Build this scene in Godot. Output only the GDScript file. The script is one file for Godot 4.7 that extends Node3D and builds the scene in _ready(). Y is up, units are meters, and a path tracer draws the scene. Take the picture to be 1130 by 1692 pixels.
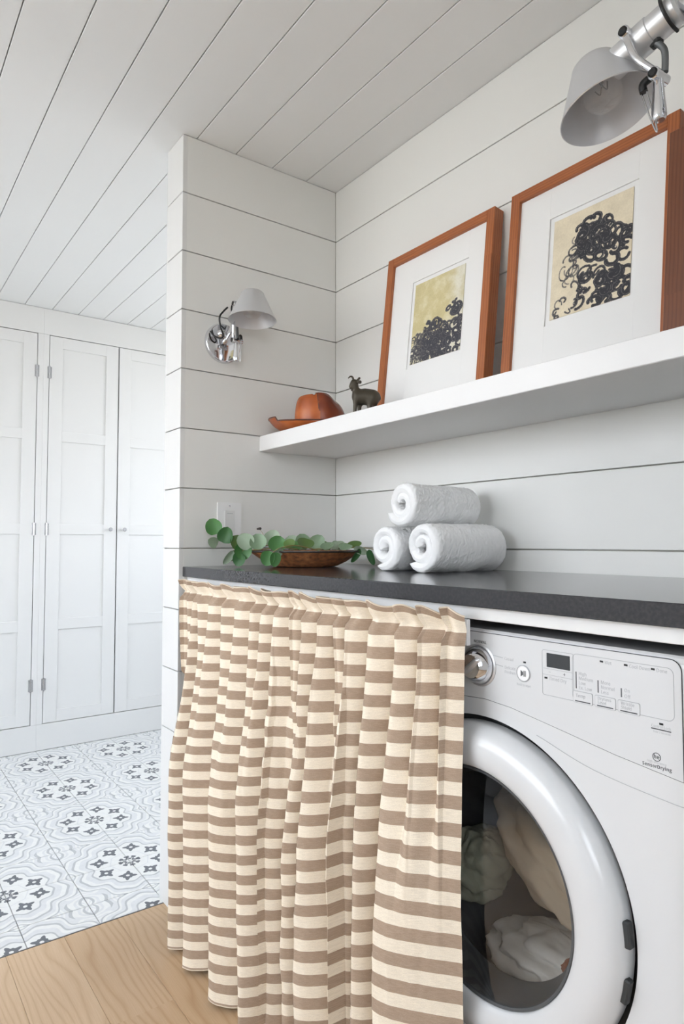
extends Node3D
# ---------- dimensions of the place (metres) ----------
const CEIL := 2.3686          # ceiling height
const LINE0 := 1.0806         # one joint of the wall boards
const PITCH := 0.184          # wall board pitch
const WD := 0.585             # depth of the niche (end of the side wall)
const WT := 0.123             # thickness of the side wall
const XR := 1.52              # right wall of the niche
const XC := -1.89             # face of the closets
const XB := -0.09             # joint between tile and oak
const CT := 1.026             # counter top
const ST := 1.447             # shelf top
const X1 := 3.3               # room right wall
const Z1 := 3.4               # room front wall (behind the camera)
const Z0 := -1.15             # end of the hall
var M := {}
var names := {}
var rng := RandomNumberGenerator.new()

func _ready():
	rng.seed = 7
	setup_view()
	make_materials()
	build_shell()
	build_floor()
	build_ceiling()
	build_closets()
	build_counter()
	build_dryer()
	build_curtain()
	build_shelf()
	build_frames()
	build_lamps()
	build_hat()
	build_goat()
	build_towels()
	build_bowl()
	build_switch()

# ---------- camera, sky, exposure ----------
func setup_view():
	var cam := Camera3D.new()
	cam.name = "camera"
	cam.fov = 75.86
	cam.near = 0.02
	cam.position = Vector3(1.8883, 1.10, 1.3712)
	cam.rotation = Vector3(0.0456, 0.9333, -0.0006)
	add_child(cam)
	cam.current = true
	var we := WorldEnvironment.new()
	we.name = "environment"
	var e := Environment.new()
	e.background_mode = Environment.BG_SKY
	var sky := Sky.new()
	var sm := ProceduralSkyMaterial.new()
	sm.sky_top_color = Color(0.91, 0.95, 1.0)
	sm.sky_horizon_color = Color(0.985, 0.99, 1.0)
	sm.ground_bottom_color = Color(0.71, 0.71, 0.70)
	sm.ground_horizon_color = Color(0.87, 0.87, 0.86)
	sm.sky_energy_multiplier = 1.0
	sm.sun_angle_max = 0.0
	sky.sky_material = sm
	e.sky = sky
	e.background_energy_multiplier = 9.1
	e.ambient_light_source = Environment.AMBIENT_SOURCE_DISABLED
	e.tonemap_mode = Environment.TONE_MAPPER_LINEAR
	e.tonemap_exposure = 1.0
	e.sdfgi_enabled = true
	e.ssao_enabled = true
	e.ssil_enabled = true
	we.environment = e
	add_child(we)

# ---------- node helpers ----------
func numbered(called: String) -> String:
	if not names.has(called):
		names[called] = 0
		return called
	names[called] += 1
	return "%s_%03d" % [called, names[called]]

func tag(o: Node, label: String, category: String, group := "") -> Node:
	o.set_meta("label", label)
	o.set_meta("category", category)
	if group != "":
		o.set_meta("group", group)
	return o

func thing(called: String, label: String, category: String, at := Vector3.ZERO, turn := 0.0, group := "") -> Node3D:
	var o := Node3D.new()
	o.name = numbered(called)
	add_child(o)
	o.position = at
	o.rotation.y = turn
	tag(o, label, category, group)
	return o

func struct(called: String, at := Vector3.ZERO) -> Node3D:
	var o := Node3D.new()
	o.name = called
	add_child(o)
	o.position = at
	o.set_meta("kind", "structure")
	return o

func part(parent: Node, called: String, mesh: Mesh, m: Material, at := Vector3.ZERO, label := "") -> MeshInstance3D:
	var o := MeshInstance3D.new()
	o.name = called
	o.mesh = mesh
	o.material_override = m
	o.cast_shadow = GeometryInstance3D.SHADOW_CASTING_SETTING_ON
	parent.add_child(o, true)
	o.position = at
	if label != "":
		o.set_meta("label", label)
	return o

# ---------- geometry helpers ----------
# triangle soup -> mesh with normals split at creases
func soup(t: PackedVector3Array, crease := 40.0, uvs := PackedVector2Array()) -> ArrayMesh:
	var n := t.size()
	var nf := n / 3
	var fn := PackedVector3Array()
	fn.resize(nf)
	var at := {}
	for i in nf:
		var a := t[i * 3]
		var b := t[i * 3 + 1]
		var c := t[i * 3 + 2]
		fn[i] = (c - a).cross(b - a)
		for k in 3:
			var q := t[i * 3 + k]
			var key := Vector3i(roundi(q.x * 20000.0), roundi(q.y * 20000.0), roundi(q.z * 20000.0))
			if at.has(key):
				at[key].append(i)
			else:
				at[key] = [i]
	var cs := cos(deg_to_rad(crease))
	var nn := PackedVector3Array()
	nn.resize(n)
	for i in nf:
		var f := fn[i].normalized()
		for k in 3:
			var q := t[i * 3 + k]
			var key := Vector3i(roundi(q.x * 20000.0), roundi(q.y * 20000.0), roundi(q.z * 20000.0))
			var s := Vector3.ZERO
			for j in at[key]:
				if fn[j].normalized().dot(f) >= cs:
					s += fn[j]
			nn[i * 3 + k] = s.normalized() if s.length() > 0.0 else f
	var arr := []
	arr.resize(Mesh.ARRAY_MAX)
	arr[Mesh.ARRAY_VERTEX] = t
	arr[Mesh.ARRAY_NORMAL] = nn
	if uvs.size() == n:
		arr[Mesh.ARRAY_TEX_UV] = uvs
	var am := ArrayMesh.new()
	am.add_surface_from_arrays(Mesh.PRIMITIVE_TRIANGLES, arr)
	return am

func tri_out(t: PackedVector3Array, a: Vector3, b: Vector3, c: Vector3, o: Vector3) -> void:
	var nrm := (c - a).cross(b - a)
	if nrm.dot((a + b + c) / 3.0 - o) >= 0.0:
		t.append(a); t.append(b); t.append(c)
	else:
		t.append(a); t.append(c); t.append(b)

func quad(t: PackedVector3Array, a: Vector3, b: Vector3, c: Vector3, d: Vector3) -> void:
	t.append(a); t.append(b); t.append(c)
	t.append(a); t.append(c); t.append(d)

# chamfered box appended to a soup
func add_box(t: PackedVector3Array, c: Vector3, s: Vector3, bev := 0.001, bs := Basis.IDENTITY) -> void:
	var h := s * 0.5
	var b := minf(bev, minf(h.x, minf(h.y, h.z)) * 0.9)
	var v := {}
	for sx in [-1, 1]:
		for sy in [-1, 1]:
			for sz in [-1, 1]:
				var q := Vector3(sx * h.x, sy * h.y, sz * h.z)
				v[[sx, sy, sz, 0]] = c + bs * (q - Vector3(0, sy * b, sz * b))
				v[[sx, sy, sz, 1]] = c + bs * (q - Vector3(sx * b, 0, sz * b))
				v[[sx, sy, sz, 2]] = c + bs * (q - Vector3(sx * b, sy * b, 0))
	for ax in 3:
		for sg in [-1, 1]:
			var p := []
			for k in [[-1, -1], [1, -1], [1, 1], [-1, 1]]:
				var key := [0, 0, 0, ax]
				key[ax] = sg
				key[(ax + 1) % 3] = k[0]
				key[(ax + 2) % 3] = k[1]
				p.append(v[key])
			tri_out(t, p[0], p[1], p[2], c)
			tri_out(t, p[0], p[2], p[3], c)
		var a1 := (ax + 1) % 3
		var a2 := (ax + 2) % 3
		for s1 in [-1, 1]:
			for s2 in [-1, 1]:
				var k0 := [0, 0, 0, a1]
				k0[ax] = -1; k0[a1] = s1; k0[a2] = s2
				var k1 := k0.duplicate(); k1[ax] = 1
				var k2 := k1.duplicate(); k2[3] = a2
				var k3 := k0.duplicate(); k3[3] = a2
				tri_out(t, v[k0], v[k1], v[k2], c)
				tri_out(t, v[k0], v[k2], v[k3], c)
	for sx in [-1, 1]:
		for sy in [-1, 1]:
			for sz in [-1, 1]:
				tri_out(t, v[[sx, sy, sz, 0]], v[[sx, sy, sz, 1]], v[[sx, sy, sz, 2]], c)

func box(c: Vector3, s: Vector3, bev := 0.001) -> ArrayMesh:
	var t := PackedVector3Array()
	add_box(t, c, s, bev)
	return soup(t, 20.0)

# box between two corners
func span(a: Vector3, b: Vector3, bev := 0.001) -> ArrayMesh:
	return box((a + b) * 0.5, (b - a).abs(), bev)

func basis_to(dir: Vector3) -> Basis:
	var y := dir.normalized()
	var x := y.cross(Vector3(0.31, 0.2, 0.93)).normalized()
	if absf(y.dot(Vector3(0.31, 0.2, 0.93).normalized())) > 0.95:
		x = y.cross(Vector3.RIGHT).normalized()
	return Basis(x, y, x.cross(y))

# profile of (radius, height) turned about an axis
func add_lathe(t: PackedVector3Array, prof: Array, o: Vector3, bs := Basis.IDENTITY, seg := 40) -> void:
	for i in prof.size() - 1:
		var p: Vector2 = prof[i]
		var q: Vector2 = prof[i + 1]
		for k in seg:
			var a := TAU * k / seg
			var b := TAU * (k + 1) / seg
			var p0 := o + bs * Vector3(p.x * cos(a), p.y, p.x * sin(a))
			var p1 := o + bs * Vector3(p.x * cos(b), p.y, p.x * sin(b))
			var q0 := o + bs * Vector3(q.x * cos(a), q.y, q.x * sin(a))
			var q1 := o + bs * Vector3(q.x * cos(b), q.y, q.x * sin(b))
			if p.x > 1e-6:
				t.append(p0); t.append(q1); t.append(p1)
			if q.x > 1e-6:
				t.append(p0); t.append(q0); t.append(q1)

func lathe(prof: Array, o := Vector3.ZERO, bs := Basis.IDENTITY, seg := 40, crease := 35.0) -> ArrayMesh:
	var t := PackedVector3Array()
	add_lathe(t, prof, o, bs, seg)
	return soup(t, crease)

func add_rod(t: PackedVector3Array, a: Vector3, b: Vector3, r0: float, r1: float, seg := 20, bev := 0.0015) -> void:
	var l := a.distance_to(b)
	var e := minf(bev, minf(r0, r1) * 0.5)
	add_lathe(t, [Vector2(0, 0), Vector2(r0 - e, 0), Vector2(r0, e), Vector2(r1, l - e), Vector2(r1 - e, l), Vector2(0, l)], a, basis_to(b - a), seg)

func rod(a: Vector3, b: Vector3, r0: float, r1 := -1.0, seg := 20, bev := 0.0015) -> ArrayMesh:
	var t := PackedVector3Array()
	add_rod(t, a, b, r0, r0 if r1 < 0 else r1, seg, bev)
	return soup(t, 35.0)

# round tube along a smoothed path
func add_tube(t: PackedVector3Array, pts: Array, r: float, seg := 10, steps := 6, r_end := -1.0) -> void:
	var path := []
	for i in pts.size() - 1:
		var p0: Vector3 = pts[maxi(i - 1, 0)]
		var p1: Vector3 = pts[i]
		var p2: Vector3 = pts[i + 1]
		var p3: Vector3 = pts[mini(i + 2, pts.size() - 1)]
		for k in steps:
			path.append(p1.cubic_interpolate(p2, p0, p3, float(k) / steps))
	path.append(pts[-1])
	var rings := []
	var nx := Vector3.ZERO
	for i in path.size():
		var d: Vector3 = (path[mini(i + 1, path.size() - 1)] - path[maxi(i - 1, 0)]).normalized()
		if nx == Vector3.ZERO:
			nx = basis_to(d).x
		nx = (nx - d * nx.dot(d)).normalized()
		var ny := d.cross(nx)
		var rr := r if r_end < 0 else lerpf(r, r_end, float(i) / (path.size() - 1))
		var ring := []
		for k in seg:
			var a := TAU * k / seg
			ring.append(path[i] + (nx * cos(a) + ny * sin(a)) * rr)
		rings.append(ring)
	for i in rings.size() - 1:
		for k in seg:
			var k2 := (k + 1) % seg
			quad(t, rings[i][k], rings[i + 1][k], rings[i + 1][k2], rings[i][k2])
	for k in seg:
		var k2 := (k + 1) % seg
		t.append(path[0]); t.append(rings[0][k]); t.append(rings[0][k2])
		t.append(path[-1]); t.append(rings[-1][k2]); t.append(rings[-1][k])

func tube(pts: Array, r: float, seg := 10, steps := 6, r_end := -1.0) -> ArrayMesh:
	var t := PackedVector3Array()
	add_tube(t, pts, r, seg, steps, r_end)
	return soup(t, 50.0)

# smooth indexed grid; f(i, j) -> Vector3
func grid(nu: int, nv: int, f: Callable, uvf = null, wrap := false) -> ArrayMesh:
	var vs := PackedVector3Array()
	var us := PackedVector2Array()
	var w := nu + 1
	for j in nv + 1:
		for i in w:
			vs.append(f.call(float(i) / nu, float(j) / nv))
			us.append(uvf.call(float(i) / nu, float(j) / nv) if uvf != null else Vector2(float(i) / nu, float(j) / nv))
	var idx := PackedInt32Array()
	var ns := PackedVector3Array()
	ns.resize(vs.size())
	for j in nv:
		for i in nu:
			var a := j * w + i
			var b := a + 1
			var c := a + w
			var d := c + 1
			for q in [[a, b, d], [a, d, c]]:
				var nrm: Vector3 = (vs[q[2]] - vs[q[0]]).cross(vs[q[1]] - vs[q[0]])
				for k in 3:
					ns[q[k]] += nrm
					idx.append(q[k])
	if wrap:
		for j in nv + 1:
			var s := ns[j * w] + ns[j * w + nu]
			ns[j * w] = s
			ns[j * w + nu] = s
	for i in ns.size():
		ns[i] = ns[i].normalized()
	var arr := []
	arr.resize(Mesh.ARRAY_MAX)
	arr[Mesh.ARRAY_VERTEX] = vs
	arr[Mesh.ARRAY_NORMAL] = ns
	arr[Mesh.ARRAY_TEX_UV] = us
	arr[Mesh.ARRAY_INDEX] = idx
	var am := ArrayMesh.new()
	am.add_surface_from_arrays(Mesh.PRIMITIVE_TRIANGLES, arr)
	return am

# flat outline in the xy plane given a thickness towards +z
func plate(poly: PackedVector2Array, z0: float, z1: float) -> ArrayMesh:
	var t := PackedVector3Array()
	var id := Geometry2D.triangulate_polygon(poly)
	for i in range(0, id.size(), 3):
		var a := poly[id[i]]
		var b := poly[id[i + 1]]
		var c := poly[id[i + 2]]
		if (b - a).cross(c - a) > 0.0:
			var s := b
			b = c
			c = s
		t.append(Vector3(a.x, a.y, z1)); t.append(Vector3(b.x, b.y, z1)); t.append(Vector3(c.x, c.y, z1))
		t.append(Vector3(a.x, a.y, z0)); t.append(Vector3(c.x, c.y, z0)); t.append(Vector3(b.x, b.y, z0))
	var n := poly.size()
	var cw := Geometry2D.is_polygon_clockwise(poly)
	for i in n:
		var a := poly[i]
		var b := poly[(i + 1) % n]
		if cw:
			var s := a
			a = b
			b = s
		quad(t, Vector3(a.x, a.y, z0), Vector3(a.x, a.y, z1), Vector3(b.x, b.y, z1), Vector3(b.x, b.y, z0))
	return soup(t, 30.0)

func rrect(c: Vector2, s: Vector2, r: float, k := 5) -> PackedVector2Array:
	var p := PackedVector2Array()
	for q in 4:
		var sx := [1, -1, -1, 1][q] as int
		var sy := [1, 1, -1, -1][q] as int
		for i in k + 1:
			var a := PI * 0.5 * (q + float(i) / k)
			p.append(c + Vector2(sx * (s.x * 0.5 - r), sy * (s.y * 0.5 - r)) + Vector2(cos(a), sin(a)) * r)
	return p

# smooth union of tapered capsules meshed as surface nets; bones: [a, b, ra, rb]
func nets(bones: Array, cell: float, k: float) -> ArrayMesh:
	var lo := Vector3.ONE * 1e9
	var hi := -Vector3.ONE * 1e9
	for b in bones:
		var r := maxf(b[2], b[3]) + cell * 2.0 + k
		for q in [b[0], b[1]]:
			lo = lo.min(q - Vector3.ONE * r)
			hi = hi.max(q + Vector3.ONE * r)
	var nx := ceili((hi.x - lo.x) / cell) + 1
	var ny := ceili((hi.y - lo.y) / cell) + 1
	var nz := ceili((hi.z - lo.z) / cell) + 1
	var d := PackedFloat32Array()
	d.resize(nx * ny * nz)
	d.fill(1.0)
	for b in bones:
		var a: Vector3 = b[0]
		var ab: Vector3 = b[1] - b[0]
		var l2 := maxf(ab.length_squared(), 1e-12)
		var rm := maxf(b[2], b[3]) + k + cell * 2.0
		var bl := (a.min(b[1]) - Vector3.ONE * rm - lo) / cell
		var bh := (a.max(b[1]) + Vector3.ONE * rm - lo) / cell
		for z in range(maxi(0, floori(bl.z)), mini(nz, ceili(bh.z) + 1)):
			for y in range(maxi(0, floori(bl.y)), mini(ny, ceili(bh.y) + 1)):
				for x in range(maxi(0, floori(bl.x)), mini(nx, ceili(bh.x) + 1)):
					var q := lo + Vector3(x, y, z) * cell
					var h := clampf((q - a).dot(ab) / l2, 0.0, 1.0)
					var e: float = (q - a - ab * h).length() - lerpf(b[2], b[3], h)
					var i := (z * ny + y) * nx + x
					var o := d[i]
					var m := maxf(k - absf(o - e), 0.0) / k
					d[i] = minf(o, e) - m * m * k * 0.25
	var vid := {}
	var vs := PackedVector3Array()
	for z in nz - 1:
		for y in ny - 1:
			for x in nx - 1:
				var s := Vector3.ZERO
				var n := 0
				var c := []
				for w in 8:
					c.append(d[((z + (w >> 2)) * ny + y + ((w >> 1) & 1)) * nx + x + (w & 1)])
				for e in [[0, 1], [2, 3], [4, 5], [6, 7], [0, 2], [1, 3], [4, 6], [5, 7], [0, 4], [1, 5], [2, 6], [3, 7]]:
					var p: float = c[e[0]]
					var q: float = c[e[1]]
					if (p < 0.0) != (q < 0.0):
						var t := p / (p - q)
						var pa := Vector3(e[0] & 1, (e[0] >> 1) & 1, e[0] >> 2)
						var pb := Vector3(e[1] & 1, (e[1] >> 1) & 1, e[1] >> 2)
						s += pa.lerp(pb, t)
						n += 1
				if n > 0:
					vid[(z * ny + y) * nx + x] = vs.size()
					vs.append(lo + (Vector3(x, y, z) + s / n) * cell)
	var t := PackedVector3Array()
	var st := [1, nx, nx * ny]
	for z in range(1, nz - 1):
		for y in range(1, ny - 1):
			for x in range(1, nx - 1):
				var i := (z * ny + y) * nx + x
				for ax in 3:
					var a := d[i] < 0.0
					var b := d[i + st[ax]] < 0.0
					if a == b:
						continue
					var u: int = st[(ax + 1) % 3]
					var v: int = st[(ax + 2) % 3]
					var q := [i - u - v, i - v, i, i - u]
					if not (vid.has(q[0]) and vid.has(q[1]) and vid.has(q[2]) and vid.has(q[3])):
						continue
					var p0 := vs[vid[q[0]]]
					var p1 := vs[vid[q[1]]]
					var p2 := vs[vid[q[2]]]
					var p3 := vs[vid[q[3]]]
					if a:
						quad(t, p0, p3, p2, p1)
					else:
						quad(t, p0, p1, p2, p3)
	return soup(t, 80.0)

# ---------- materials ----------
func mat(c: Color, rough := 0.6, metal := 0.0) -> StandardMaterial3D:
	var m := StandardMaterial3D.new()
	m.albedo_color = c
	m.roughness = rough
	m.metallic = metal
	return m

func rgb(r: int, g: int, b: int) -> Color:
	return Color(r / 255.0, g / 255.0, b / 255.0)

func noise_tex(freq: float, ramp: Gradient, size := 256, normal := false, strength := 4.0, sd := 1, oct := 4) -> NoiseTexture2D:
	var n := FastNoiseLite.new()
	n.seed = sd
	n.frequency = freq
	n.fractal_octaves = oct
	var x := NoiseTexture2D.new()
	x.width = size
	x.height = size
	x.seamless = true
	x.noise = n
	x.as_normal_map = normal
	x.bump_strength = strength
	if ramp:
		x.color_ramp = ramp
	return x

func ramp(cols: Array) -> Gradient:
	var g := Gradient.new()
	var off := PackedFloat32Array()
	var cl := PackedColorArray()
	for i in cols.size():
		off.append(float(i) / (cols.size() - 1))
		cl.append(cols[i])
	g.offsets = off
	g.colors = cl
	return g

func img_tex(im: Image) -> ImageTexture:
	im.generate_mipmaps()
	return ImageTexture.create_from_image(im)

func wood_image(w: int, h: int, light: Color, dark: Color, sd: int, cathedral := 1.0) -> Image:
	var im := Image.create(w, h, false, Image.FORMAT_RGB8)
	var n := FastNoiseLite.new()
	n.seed = sd
	n.frequency = 0.004
	n.fractal_octaves = 3
	var f := FastNoiseLite.new()
	f.seed = sd + 5
	f.frequency = 0.05
	for y in h:
		for x in w:
			var v := (float(y) / h - 0.5) * 2.0
			var bend := n.get_noise_2d(x * 0.45, y * 1.2) * 1.5 * cathedral
			var rings := v * 3.2 + bend + cathedral * 0.9 * (1.0 - v * v) * sin(x * 0.0041 + sd)
			var g := absf(fposmod(rings * 2.6, 2.0) - 1.0)
			g = pow(g, 3.0)
			var fine := f.get_noise_2d(x * 0.25, y * 9.0) * 0.5 + 0.5
			var tone := n.get_noise_2d(x * 0.5 + 900.0, y * 0.5) * 0.5 + 0.5
			var k := clampf(0.10 + 0.42 * g + 0.34 * fine + 0.30 * (tone - 0.5), 0.0, 1.0)
			im.set_pixel(x, y, light.lerp(dark, k))
	return im

func make_materials():
	M.paint = mat(rgb(224, 224, 223), 0.42)
	M.board = mat(rgb(231, 231, 228), 0.45)
	M.ceiling = mat(rgb(236, 237, 237), 0.5)
	M.backing = mat(rgb(200, 198, 192), 0.8)
	M.closet = mat(rgb(222, 222, 221), 0.4)
	M.shelf = mat(rgb(234, 234, 234), 0.4)
	M.grout = mat(rgb(176, 176, 176), 0.9)
	M.steel = mat(rgb(190, 190, 192), 0.25, 1.0)
	M.chrome = mat(rgb(225, 226, 230), 0.06, 1.0)
	M.alu = mat(rgb(212, 213, 215), 0.4, 0.7)
	M.alu_dark = mat(rgb(128, 130, 132), 0.4, 0.8)
	M.black = mat(rgb(24, 24, 25), 0.35)
	M.white_plastic = mat(rgb(240, 240, 240), 0.25)
	M.enamel = mat(rgb(214, 215, 216), 0.16)
	M.enamel.clearcoat_enabled = true
	M.enamel.clearcoat = 0.4
	M.panel = mat(rgb(212, 213, 214), 0.22)
	M.ink = mat(rgb(70, 72, 76), 0.5)
	M.ink_light = mat(rgb(168, 170, 173), 0.5)
	M.lcd = mat(rgb(62, 64, 66), 0.12)
	M.rubber = mat(rgb(52, 54, 55), 0.6)
	M.drum = mat(rgb(150, 150, 150), 0.35, 0.7)
	M.plastic_dark = mat(rgb(78, 80, 82), 0.4)
	var g := mat(Color(0.06, 0.065, 0.07, 0.16), 0.02)
	g.transparency = BaseMaterial3D.TRANSPARENCY_ALPHA
	M.glass = g
	var b := mat(Color(0.95, 0.95, 0.95, 0.12), 0.02)
	b.transparency = BaseMaterial3D.TRANSPARENCY_ALPHA
	M.bulb = b
	var pn := mat(Color(0.97, 0.98, 0.98, 0.04), 0.01)
	pn.transparency = BaseMaterial3D.TRANSPARENCY_ALPHA
	M.pane = pn
	# counter: dark engineered stone
	var c := mat(Color.WHITE, 0.13)
	c.albedo_texture = noise_tex(0.09, ramp([rgb(46, 46, 49), rgb(54, 54, 57), rgb(64, 64, 67)]), 512, false, 1.0, 3)
	c.uv1_triplanar = true
	c.uv1_scale = Vector3.ONE * 3.0
	M.stone = c
	# oak planks, three variants
	M.oak = []
	for k in 3:
		var o := mat(Color.WHITE, 0.42)
		var li := [rgb(214, 188, 158), rgb(206, 178, 146), rgb(218, 194, 168)][k] as Color
		var da := [rgb(180, 146, 110), rgb(172, 138, 102), rgb(188, 156, 122)][k] as Color
		o.albedo_texture = img_tex(wood_image(768, 128, li, da, 11 + k * 7))
		M.oak.append(o)
	# frame wood
	M.frame_wood = []
	for k in 2:
		var o := mat(Color.WHITE, 0.38)
		o.albedo_texture = img_tex(wood_image(512, 64, rgb(190, 116, 68), rgb(120, 62, 32), 31 + k * 3, 0.25))
		M.frame_wood.append(o)
	var wn := mat(Color.WHITE, 0.4)
	wn.albedo_texture = img_tex(wood_image(512, 64, rgb(128, 78, 52), rgb(84, 46, 30), 51, 0.25))
	M.walnut = wn
	M.mat_board = mat(rgb(236, 236, 235), 0.8)
	# linen stripes: the texture holds two stripe pairs
	var li := Image.create(512, 256, false, Image.FORMAT_RGB8)
	var wv := FastNoiseLite.new()
	wv.seed = 4
	wv.frequency = 0.35
	var slub := FastNoiseLite.new()
	slub.seed = 9
	slub.frequency = 0.06
	for y in 256:
		for x in 512:
			var band := fposmod(y / 128.0, 1.0)
			var dark := band < 0.5
			var base := rgb(172, 150, 130) if dark else rgb(240, 228, 208)
			var n := wv.get_noise_2d(x * 0.5, y * 2.6) * 0.06 + slub.get_noise_2d(x * 0.25, y * 5.0) * 0.06 + wv.get_noise_2d(x * 2.6 + 99.0, y * 0.5) * 0.05
			li.set_pixel(x, y, Color(base.r + n, base.g + n, base.b + n))
	var cl := mat(Color.WHITE, 0.95)
	cl.albedo_texture = img_tex(li)
	cl.backlight_enabled = true
	cl.backlight = Color(0.04, 0.035, 0.03)
	M.linen = cl
	M.linen_edge = mat(rgb(232, 218, 198), 0.95)
	# terry
	var tw := mat(rgb(252, 252, 252), 1.0)
	tw.normal_enabled = true
	tw.normal_texture = noise_tex(0.22, null, 256, true, 5.0, 5, 2)
	tw.normal_scale = 1.0
	tw.uv1_triplanar = true
	tw.uv1_scale = Vector3.ONE * 14.0
	tw.rim_enabled = true
	tw.rim = 0.3
	M.terry = tw
	var leather := mat(Color.WHITE, 0.27)
	leather.albedo_texture = noise_tex(0.012, ramp([rgb(126, 58, 26), rgb(178, 92, 42), rgb(208, 124, 62)]), 256, false, 1.0, 8, 3)
	leather.uv1_triplanar = true
	leather.uv1_scale = Vector3.ONE * 3.0
	M.leather = leather
	var lr := mat(Color.WHITE, 0.25)
	lr.albedo_texture = noise_tex(0.012, ramp([rgb(92, 38, 22), rgb(124, 56, 32), rgb(150, 76, 44)]), 256, false, 1.0, 18, 3)
	lr.uv1_triplanar = true
	lr.uv1_scale = Vector3.ONE * 3.0
	M.leather_red = lr
	M.leather_dark = mat(rgb(82, 38, 20), 0.5)
	M.bronze = mat(rgb(74, 68, 58), 0.42, 0.55)
	var bw := mat(Color.WHITE, 0.5)
	bw.albedo_texture = noise_tex(0.035, ramp([rgb(64, 50, 42), rgb(164, 104, 66), rgb(206, 138, 90), rgb(220, 160, 112)]), 256, false, 1.0, 14, 4)
	bw.uv1_triplanar = true
	bw.uv1_scale = Vector3(5, 9, 5)
	M.bowl = bw
	M.bowl_rim = mat(rgb(48, 42, 38), 0.5)
	M.leaf = []
	for q in [rgb(74, 124, 66), rgb(52, 96, 50), rgb(128, 152, 122), rgb(160, 178, 154), rgb(88, 116, 58)]:
		var lm := mat(q, 0.5)
		lm.backlight_enabled = true
		lm.backlight = Color(q.r * 0.25, q.g * 0.3, q.b * 0.2)
		M.leaf.append(lm)
	M.stem = mat(rgb(140, 124, 78), 0.6)
	M.bud = mat(rgb(38, 30, 30), 0.6)
	M.laundry = [mat(rgb(206, 190, 166), 0.95), mat(rgb(216, 212, 204), 0.95), mat(rgb(158, 158, 138), 0.95), mat(rgb(150, 96, 74), 0.95)]
	M.tile = []
	var tt := img_tex(tile_image(420))
	var tm := mat(Color.WHITE, 0.5)
	tm.albedo_texture = tt
	M.tile.append(tm)

# cement tile print: the medallion sits on the corner (0, 0)
func tile_image(n: int) -> Image:
	var im := Image.create(n, n, false, Image.FORMAT_RGB8)
	var white := rgb(228, 228, 226)
	var pale := rgb(216, 217, 218)
	var grey := rgb(184, 186, 188)
	var dark := rgb(102, 105, 111)
	var wob := FastNoiseLite.new()
	wob.seed = 3
	wob.frequency = 0.02
	for y in n:
		for x in n:
			var at := Vector2(x + 0.5, y + 0.5) / n
			var p := at / 1.32          # size of the medallion on the tile
			var r := p.length()
			var th := p.angle()
			var c := pale
			# scalloped contour bands round the medallion
			var star := r * (1.0 + 0.075 * cos(8.0 * th) + 0.03 * cos(16.0 * th))
			# swirls of the opposite corner
			var o := Vector2(1, 1) - at
			var r2 := o.length()
			var t2 := o.angle()
			var sw := r2 * (1.0 + 0.16 * cos(4.0 * t2)) + 0.05 * sin(r2 * 16.0 + t2 * 4.0)
			if star < 0.50:
				c = white
			elif star < 0.525:
				c = grey
			elif star < 0.60:
				c = pale
			elif star < 0.655:
				c = white
			elif star < 0.685:
				c = grey
			elif star < 0.735:
				c = pale
			elif star < 0.77:
				c = white
			elif star < 0.79:
				c = grey
			else:
				c = white if fposmod(sw * 8.0, 1.0) < 0.45 else pale
				if r2 < 0.36 and r2 > 0.05 and absf(sin(2.0 * t2 + r2 * 12.0)) < 0.36:
					c = grey
			# thin octagon
			var oct := r * cos(fposmod(th, PI / 4.0) - PI / 8.0)
			if absf(oct - 0.235) < 0.007:
				c = pale
			# gear in the middle
			if r < 0.155:
				var sp := absf(fposmod(th + PI / 8.0, PI / 4.0) - PI / 8.0) * r
				if r > 0.04 and r < 0.075:
					c = dark
				if r >= 0.07 and r < 0.14 and sp < (0.019 if r < 0.105 else 0.032):
					c = dark
				if sp < 0.006 and r > 0.05 and r < 0.085:
					c = white
			# florets
			for k in 2:
				var fa := PI / 8.0 + k * PI / 4.0
				var fc := Vector2(cos(fa), sin(fa)) * 0.385
				var q := (p - fc).rotated(-fa)
				var fr := q.length()
				var ft := q.angle()
				var lim := 0.084 + 0.022 * cos(4.0 * ft) + 0.012 * cos(8.0 * ft)
				if fr < lim:
					c = dark
				if fr < 0.024:
					c = white
			var s := wob.get_noise_2d(x, y) * 0.02
			im.set_pixel(x, y, Color(c.r + s, c.g + s, c.b + s))
	return im

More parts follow.
